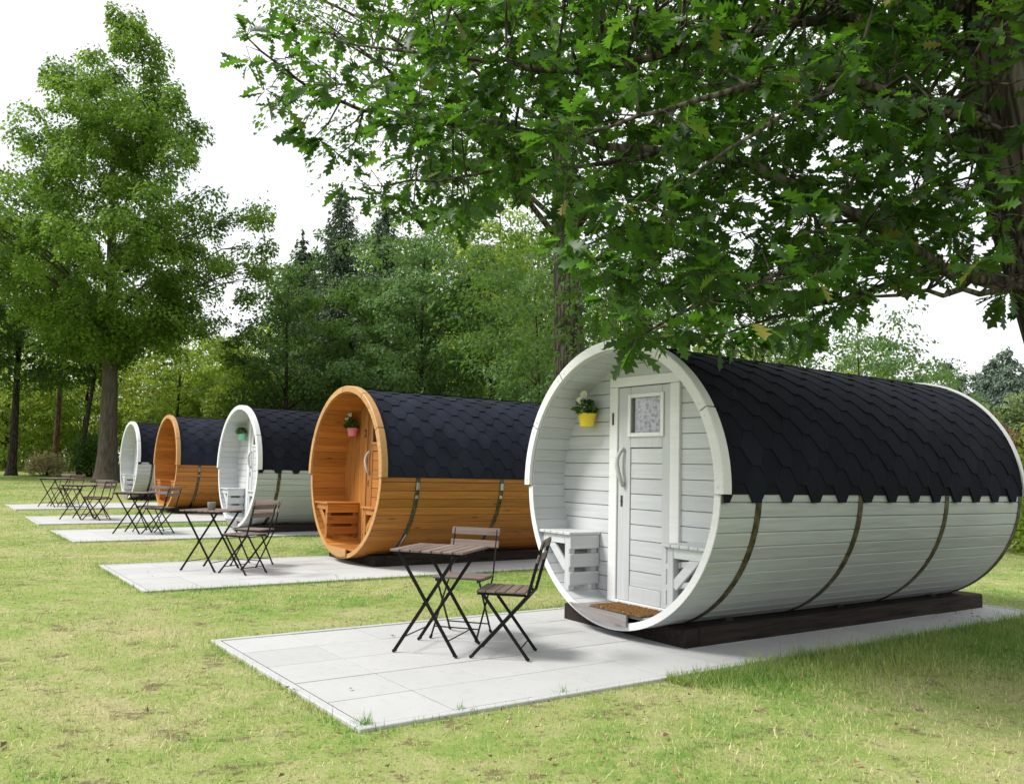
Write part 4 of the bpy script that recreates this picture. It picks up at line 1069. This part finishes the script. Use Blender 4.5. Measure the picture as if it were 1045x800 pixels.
# ------------------------------------------------------------------ trees around the lawn
tree('beech_tree', 'tall broad beech standing alone at the left, grey trunk flaring at its base', -16.3, 34.5, 19.9,
     [(.27, 2.0), (.32, 4.0), (.38, 5.3), (.47, 5.9), (.55, 5.5), (.64, 4.3), (.74, 3.4), (.82, 2.7), (.90, 1.6), (1.0, .3)], .385, 400, 370, (.185, .12), 'beech_leaf', 'beech_bark', 11, (-.3, 0), .70, branches=16, swell=1.7, flat=.60, droop=.36, trunk_to=.75, shape=(.42, 1.04))
tree('oak_tree', 'tall tree with a dark leaning trunk right behind the two nearest cabins', 1.25, 17.0, 15.0,
     [(.24, 1.5), (.34, 2.8), (.46, 4.4), (.60, 5.2), (.75, 5.0), (.90, 3.2), (1.0, .8)], .40, 250, 210, (.13, .085), 'dark_leaf', 'oak_bark', 12, (-.5, .3), .8, branches=9)
conifer('spruce_tree', 'tall thin-topped spruce rising above the wood left of centre', -9.0, 44, 15.4, 4.4, .20, 21, sag=.40, step=.45, dens=46, spread=.9)
conifer('spruce_tree', 'dark dense spruce just right of the tallest spruce', -7.6, 50, 16.6, 3.9, .22, 22, dens=50, sag=.42)
conifer('spruce_tree', 'lower spruce with a dark top left of the tallest spruce', -12.5, 50, 14.2, 3.8, .2, 23, sag=.42)
tree('maple_tree', 'bluish green full tree standing above the orange cabin with the pink pot', -4.0, 37, 11.6, [(.04, 1.6), (.2, 2.7), (.45, 3.2), (.7, 2.6), (.88, 1.5), (1, .4)], .16, 170, 190, (.19, .12), 'blue_leaf', 'dark_bark', 31, (.2, 0), .8)
tree('maple_tree', 'dark round-topped tree behind the middle white cabin', -10.4, 39, 10.2, [(.04, 1.8), (.25, 2.4), (.55, 2.4), (.8, 1.6), (1, .4)], .14, 120, 190, (.19, .12), 'dark_leaf', 'dark_bark', 32, (.1, 0), .75)
tree('young_tree', 'small yellow-green tree at the wood edge beside the big beech', -13.2, 42, 7.9, [(.05, 1.4), (.3, 2.0), (.6, 1.8), (.85, 1.0), (1, .3)], .09, 90, 170, (.19, .12), 'fresh_leaf', 'dark_bark', 33, (0, 0), .7)
tree('young_tree', 'bright green sapling far behind the orange cabin without a hanging pot', -16.9, 48, 7.8, [(.05, 1.6), (.3, 2.5), (.6, 2.3), (.85, 1.2), (1, .3)], .10, 90, 170, (.22, .14), 'fresh_leaf', 'dark_bark', 34, (0, 0), .8)
tree('maple_tree', 'dense mid green tree above the nearer orange cabin roof, left of the leaning trunk', -.9, 36, 10.4, [(.04, 1.8), (.22, 2.6), (.5, 2.9), (.75, 2.2), (.9, 1.2), (1, .4)], .15, 160, 190, (.18, .11), 'dark_leaf', 'dark_bark', 35, (0, 0), .8)
tree('maple_tree', 'loose tree showing small gaps of sky beside the dark leaning trunk', .9, 30, 8.6, [(.1, 1.2), (.3, 1.7), (.6, 1.7), (.85, 1.0), (1, .3)], .10, 80, 150, (.15, .09), 'blue_leaf', 'dark_bark', 36, (0, 0), .6)
tree('maple_tree', 'tall mid green tree standing close in front of the tallest spruce', -7.4, 41, 11.6, [(.04, 1.8), (.22, 2.6), (.5, 2.7), (.75, 1.9), (.9, 1.1), (1, .4)], .15, 160, 190, (.19, .12), 'dark_leaf', 'dark_bark', 37, (0, 0), .8)
tree('maple_tree', 'tall fresh green tree behind the dense tree, left of the leaning trunk', -.6, 45, 16.5, [(.1, 1.8), (.3, 3.0), (.6, 3.2), (.8, 2.2), (1, .5)], .16, 160, 190, (.22, .14), 'fresh_leaf', 'dark_bark', 38, (0, 0), .9)
AIRY = [(.22, .9), (.4, 1.5), (.65, 1.6), (.85, 1.0), (1, .3)]
for x, y, H, s, lab, lm, sd in ((3.4, 25, 7.2, 1.0, 'airy young tree with several thin dark stems behind the near cabin front', 'dark_leaf', 41), (6.3, 32, 9.0, 1.25, 'thin airy tree behind the near cabin roof, left of two slim trunks', 'dark_leaf', 42),
                                (7.0, 24, 7.2, 1.1, 'slim dark trunk rising just behind the near black roof', 'dark_leaf', 43), (9.5, 29, 8.2, 1.2, 'second slim trunk behind the near black roof, further back', 'dark_leaf', 44),
                                (10.6, 26, 6.5, 1.5, 'loose leafy tree above the far end of the near roof', 'blue_leaf', 45), (14.6, 34, 7.0, 1.5, 'feathery tree with sparse branch ends against the white sky', 'blue_leaf', 46), (13.0, 29, 5.4, 1.6, 'low rounded tree just above the far end of the near roof', 'dark_leaf', 146), (18.5, 38, 6.2, 1.8, 'mid green tree standing left of the distant conifers', 'dark_leaf', 147)):
    tree('slender_tree', lab, x, y, H, [(a, b*s) for a, b in AIRY], .10 if sd in (43, 44) else .06, 70, 95, (.15, .095), lm, 'dark_bark', sd, (.1, 0), .6, branches=26)
for i, (dx, dy, dl) in enumerate(((-.7, .3, .5), (-.2, -.3, -.5), (.5, .2, .6))):
    tree('slender_tree', ('leftmost of three thin leaning stems behind the near cabin front', 'middle one of three thin leaning stems behind the near cabin front', 'rightmost of three thin leaning stems behind the near cabin front')[i], 3.6+dx*1.6, 22+dy, 6.2, [(.5, .5), (.75, .8), (1, .3)], .05, 18, 60, (.13, .08), 'fresh_leaf', 'dark_bark', 47+i, (dl, 0), .5, branches=10)
# left wood
tree('pine_tree', 'slim red-brown pine trunk standing left of the big beech', -21.9, 41, 12.5, [(.55, .8), (.7, 1.6), (.9, 1.2), (1, .3)], .15, 50, 130, (.2, .07), 'needle', 'pine_bark', 51, (.2, 0), .6, branches=16, swell=1.2)
for x, y, H, s, lab, lm, sd, tr in ((-22.2, 38, 11.5, 2.9, 'leafy tree with a dark trunk at the left edge of the wood', 'dark_leaf', 52, .20), (-24.5, 36, 13, 3.0, 'tall dense tree at the outer left edge of the wood', 'dark_leaf', 53, .24),
                                    (-23.1, 46, 9.5, 2.3, 'light green tree between the pine trunk and the big beech', 'fresh_leaf', 54, .12), (-22.0, 52, 9.2, 3.0, 'bright backlit tree behind the big beech trunk', 'yellow_leaf', 55, .12),
                                    (-17.4, 44, 8.2, 2.4, 'sunlit green tree behind the farthest white cabin', 'fresh_leaf', 56, .11), (-30, 55, 12, 3.8, 'deep green tree far back in the left wood', 'blue_leaf', 57, .2)):
    LO = .36 if lm == 'dark_leaf' else .08
    tree('wood_tree', lab, x, y, H, [(LO, s*.5), (LO+.12, s*.9), (.62, s), (.82, s*.7), (1, s*.2)], tr, 100, 130, (.22, .14), lm, 'dark_bark', sd, (.25, 0), .85, branches=24)
tree('wood_tree', 'thin curved dark stem between the pine trunk and the big beech', -19.2, 38, 9.0, [(.45, .8), (.7, 1.6), (1, .4)], .13, 40, 110, (.2, .13), 'dark_leaf', 'dark_bark', 58, (.9, 0), .7, branches=14, swell=1.2)
# open sunlit understorey
proto = None
for i, (x, y, H, rot) in enumerate(((-27, 46, 5.5, 0), (-24.5, 50, 6.5, 1), (-21.0, 47, 5.0, 2), (-18.5, 50, 6.0, 3), (-30, 49, 6.0, 4), (-27.5, 54, 7, 5), (-23.5, 57, 7.5, .7), (-19, 56, 7, 1.7), (-33, 47, 6, 2.7), (-15.5, 52, 6.5, 3.6))):
    if proto is None:
        proto = tree('young_tree', 'loose sunlit sapling in the open understorey of the left wood', x, y, 6, [(.06, 1.3), (.3, 2.1), (.65, 1.9), (1, .4)], .05, 46, 46, (.20, .13), 'yellow_leaf', 'dark_bark', 64, (.2, .1), .9, group='saplings in the left wood', branches=16); o = proto
    else: o = copy_thing(proto)
    o.matrix_world = Matrix.Translation((x, y, float(terrain(x, y))-.06)) @ Matrix.Rotation(rot, 4, 'Z') @ Matrix.Scale(H/6, 4)
# trees standing behind these, alike and only partly seen
proto = None
for i, (x, y, H, rot) in enumerate(((-13.7, 62, 17.2, 2.0), (2.0, 55, 16.5, 2.9), (-3.5, 58, 17.2, 3.7), (-44, 52, 13, 4.4), (-9.0, 60, 17.6, 5.0), (-48, 60, 14, 1.5))):
    lab = 'dark green tree deep in the dense wood behind the row of cabins'; grp = 'trees deep in the wood'
    if proto is None:
        proto = tree('wood_tree', lab, x, y, 13, [(.04, 2.6), (.2, 3.8), (.5, 4.3), (.78, 3.0), (1, .6)], .24, 200, 170, (.24, .15), 'dark_leaf', 'dark_bark', 60, (.1, .1), 1.1, group=grp)
        o = proto
    else: o = copy_thing(proto)
    o.matrix_world = Matrix.Translation((x, y, float(terrain(x, y))-.06)) @ Matrix.Rotation(rot, 4, 'Z') @ Matrix.Scale(H/13, 4)
proto = None
for i, (x, y, H, rot) in enumerate(((6.7, 50, 8.6, .3), (12.5, 55, 8.6, 1.2), (19.5, 62, 8.6, 2.2), (-15, 47, 7, 3.3), (-26, 44, 8, 4.0))):
    lab = 'light green tree in the back line of the wood, partly hidden'; grp = 'light trees in the back of the wood'
    if proto is None:
        proto = tree('wood_tree', lab, x, y, 8.5, [(.05, 2.2), (.3, 3.4), (.6, 3.2), (.85, 1.8), (1, .5)], .15, 120, 160, (.25, .16), 'fresh_leaf', 'dark_bark', 65, (.1, .1), 1.0, group=grp)
        o = proto
    else: o = copy_thing(proto)
    o.matrix_world = Matrix.Translation((x, y, float(terrain(x, y))-.06)) @ Matrix.Rotation(rot, 4, 'Z') @ Matrix.Scale(H/8.5, 4)
# right: far conifers, two pale round trees, a reddish one, bushes by the near cabin
proto = None
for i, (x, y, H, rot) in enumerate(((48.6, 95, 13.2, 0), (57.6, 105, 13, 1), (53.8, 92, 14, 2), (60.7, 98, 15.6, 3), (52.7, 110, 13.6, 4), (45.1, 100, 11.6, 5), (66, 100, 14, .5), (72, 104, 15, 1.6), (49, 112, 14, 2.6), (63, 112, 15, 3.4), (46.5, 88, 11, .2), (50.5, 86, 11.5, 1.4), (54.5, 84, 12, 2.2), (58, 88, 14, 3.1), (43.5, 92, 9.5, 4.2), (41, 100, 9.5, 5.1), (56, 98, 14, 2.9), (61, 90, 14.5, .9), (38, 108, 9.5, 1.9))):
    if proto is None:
        proto = tree('fir_tree', 'far grey-green conifer in the distant stand at the right', x, y, 13.5, [(.08, 2.4), (.2, 3.3), (.45, 2.7), (.7, 1.7), (.88, .8), (1, .12)], .22, 150, 110, (.55, .26), 'hazed_needle', 'dark_bark', 70, (.1, 0), .95, group='conifers in the distant stand', branches=20, droop=.4, flat=.35); o = proto
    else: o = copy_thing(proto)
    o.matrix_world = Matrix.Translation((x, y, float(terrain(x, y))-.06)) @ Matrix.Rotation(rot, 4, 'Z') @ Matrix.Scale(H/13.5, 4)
RND = [(.05, .9), (.3, 1.7), (.6, 1.8), (.85, 1.1), (1, .3)]
tree('round_tree', 'pale green round tree before the distant firs, the left one of two', 33.4, 62, 6.6, RND, .12, 70, 150, (.26, .17), 'pale_leaf', 'dark_bark', 71, (0, 0), .7, branches=12)
tree('round_tree', 'pale green round tree before the distant firs, the right one of two', 35.6, 60, 6.8, RND, .12, 70, 150, (.26, .17), 'pale_leaf', 'dark_bark', 72, (0, 0), .7, branches=12)
tree('copper_tree', 'small reddish tree beside the far rim of the near cabin', 22.9, 40, 3.7, [(.3, .3), (.6, .6), (.85, .5), (1, .2)], .06, 30, 90, (.13, .09), 'red_leaf', 'dark_bark', 73, (0, 0), .4, branches=10)
bush('bush', 'yellow-green bush beyond the back end of the near cabin', 12.2, 18.5, (1.5, 1.5, 2.3), 5200, (.12, .07), 'yellow_leaf', 81)
bush('bush', 'low green bush on the lawn behind the near cabin', 9.8, 15.5, (1.1, 1.1, 1.25), 4200, (.10, .06), 'fresh_leaf', 82)
bush('bush', 'wide mid green bush along the right edge of the lawn', 15.5, 21.5, (2.4, 1.6, 1.7), 5600, (.13, .08), 'fresh_leaf', 83)
bush('bush', 'round dark bush at the foot of the curved stem', -19.0, 38.6, (1.5, 1.2, 1.7), 5200, (.13, .08), 'dark_leaf', 84)
for i, (x, y, s) in enumerate(((-21.0, 38.5, .8), (-20.4, 41, 1.1))):
    bush('dry_bush', ('pale dry bush between the pine trunk and the dark bush', 'taller dry bush behind the pine trunk')[i], x, y, (1.2*s, 1.0, 1.05*s), 2600, (.14, .06), 'straw_leaf', 85+i)
for i, (x, y, sx, sz, lm) in enumerate(((-14.6, 39.5, 2.0, 2.2, 'fresh_leaf'), (-11.6, 36.5, 1.8, 2.4, 'blue_leaf'), (-7.6, 35, 1.9, 2.6, 'dark_leaf'), (-1.8, 31, 1.9, 2.6, 'fresh_leaf'), (1.8, 25, 1.5, 2.4, 'blue_leaf'), (4.8, 26.5, 1.7, 2.6, 'dark_leaf'), (8.0, 27, 1.8, 2.8, 'fresh_leaf'), (11.8, 28.5, 1.9, 2.8, 'dark_leaf'), (-18, 42.5, 1.8, 2.0, 'dark_leaf'))):
    bush('bush', ('light green bush beside the big beech trunk', 'bluish bush behind the middle white cabin', 'dark bush behind the roof of the middle white cabin', 'light bush behind the nearer orange cabin', 'bluish bush beside the dark leaning trunk', 'dark bush behind the front rim of the near cabin',
                 'light bush behind the near black roof', 'dark bush behind the far end of the near black roof', 'dark bush behind the farthest white cabin')[i], x, y, (sx, 1.3, sz), 4600, (.15, .09), lm, 90+i)
# the wood behind all that reads as one mass
rng = np.random.default_rng(99); n = 65000
x = rng.uniform(-75, 30, n); x = np.where((x > -46) & (x < -18) & (rng.random(n) < .55), rng.uniform(-14, 6, n), x); y = rng.uniform(66, 78, n); hh = np.where(x < 4, 11.5, 8.0)-np.where((x > -48) & (x < -22), 5.0, 0)+2.2*np.sin(x*.7)+1.6*np.sin(x*1.9+1)+1.0*np.sin(x*4.3)
z = terrain(x, y)+hh*rng.random(n)**.8
d = rng.normal(0, 1, (n, 3)); d[:, 2] -= .6
V, F = leaf_quads(np.stack([x, y, z], 1), d, rng.normal(0, .6, (n, 3))+[0, -.3, .8], .55, .34, rng)
wd = fast_mesh('woods', V, F, np.clip(.5+.3*np.sin(x*1.3)*np.sin(z)+rng.normal(0, .2, n), 0, 1), MAT['fresh_leaf']); tag(wd, kind='stuff')

# ------------------------------------------------------------------ sky, sun, camera
SUN_EL, SUN_AZ = 52, -97      # azimuth from +y, clockwise: high on the left
w = bpy.data.worlds.new('World'); scene.world = w; w.use_nodes = True
t = w.node_tree; t.nodes.clear()
out = t.nodes.new('ShaderNodeOutputWorld')
sky = t.nodes.new('ShaderNodeTexSky'); sky.sky_type = 'NISHITA'; sky.sun_disc = False
sky.sun_elevation = math.radians(SUN_EL); sky.sun_rotation = math.radians(SUN_AZ); sky.dust_density = 2
b1 = t.nodes.new('ShaderNodeBackground'); b1.inputs['Strength'].default_value = .10; t.links.new(sky.outputs[0], b1.inputs['Color'])
# thin overcast over that sky
tc = t.nodes.new('ShaderNodeTexCoord'); mp = t.nodes.new('ShaderNodeMapping'); mp.inputs['Scale'].default_value = (1, 1, 2.6); t.links.new(tc.outputs['Generated'], mp.inputs[0])
nz = t.nodes.new('ShaderNodeTexNoise'); nz.inputs['Scale'].default_value = 2.2; nz.inputs['Detail'].default_value = 6; t.links.new(mp.outputs[0], nz.inputs['Vector'])
rp = t.nodes.new('ShaderNodeValToRGB'); rp.color_ramp.elements[0].position = .28; rp.color_ramp.elements[0].color = (.72, .72, .72, 1); rp.color_ramp.elements[1].position = .55; rp.color_ramp.elements[1].color = (1, 1, 1, 1); t.links.new(nz.outputs['Fac'], rp.inputs[0])
b2 = t.nodes.new('ShaderNodeBackground'); b2.inputs['Color'].default_value = (.97, .985, 1, 1); b2.inputs['Strength'].default_value = .82
mx = t.nodes.new('ShaderNodeMixShader'); t.links.new(rp.outputs[0], mx.inputs[0]); t.links.new(b1.outputs[0], mx.inputs[1]); t.links.new(b2.outputs[0], mx.inputs[2]); t.links.new(mx.outputs[0], out.inputs[0])
sl = bpy.data.lights.new('sun', 'SUN'); sl.energy = 3.1; sl.angle = math.radians(17); sl.color = (1, .965, .91)
so = bpy.data.objects.new('sun', sl); COL.objects.link(so)
el, az = math.radians(SUN_EL), math.radians(SUN_AZ)
so.rotation_euler = Vector((math.sin(az)*math.cos(el), math.cos(az)*math.cos(el), math.sin(el))).to_track_quat('Z', 'Y').to_euler()
cd = bpy.data.cameras.new('camera'); co = bpy.data.objects.new('camera', cd); COL.objects.link(co); scene.camera = co
cd.sensor_fit = 'HORIZONTAL'; cd.sensor_width = 36; cd.lens = 36*871.13/1045; cd.clip_start = .05; cd.clip_end = 2000
co.location = (0, 0, 1.2795); co.rotation_euler = (PI/2+.09065, 0, 0)
scene.view_settings.view_transform = 'Standard'; scene.view_settings.look = 'None'; scene.view_settings.exposure = .6; scene.view_settings.gamma = 1
scene.cycles.max_bounces = 8; scene.cycles.transparent_max_bounces = 8; scene.cycles.transmission_bounces = 4
scene.cycles.use_denoising = True; scene.cycles.denoising_prefilter = 'NONE'
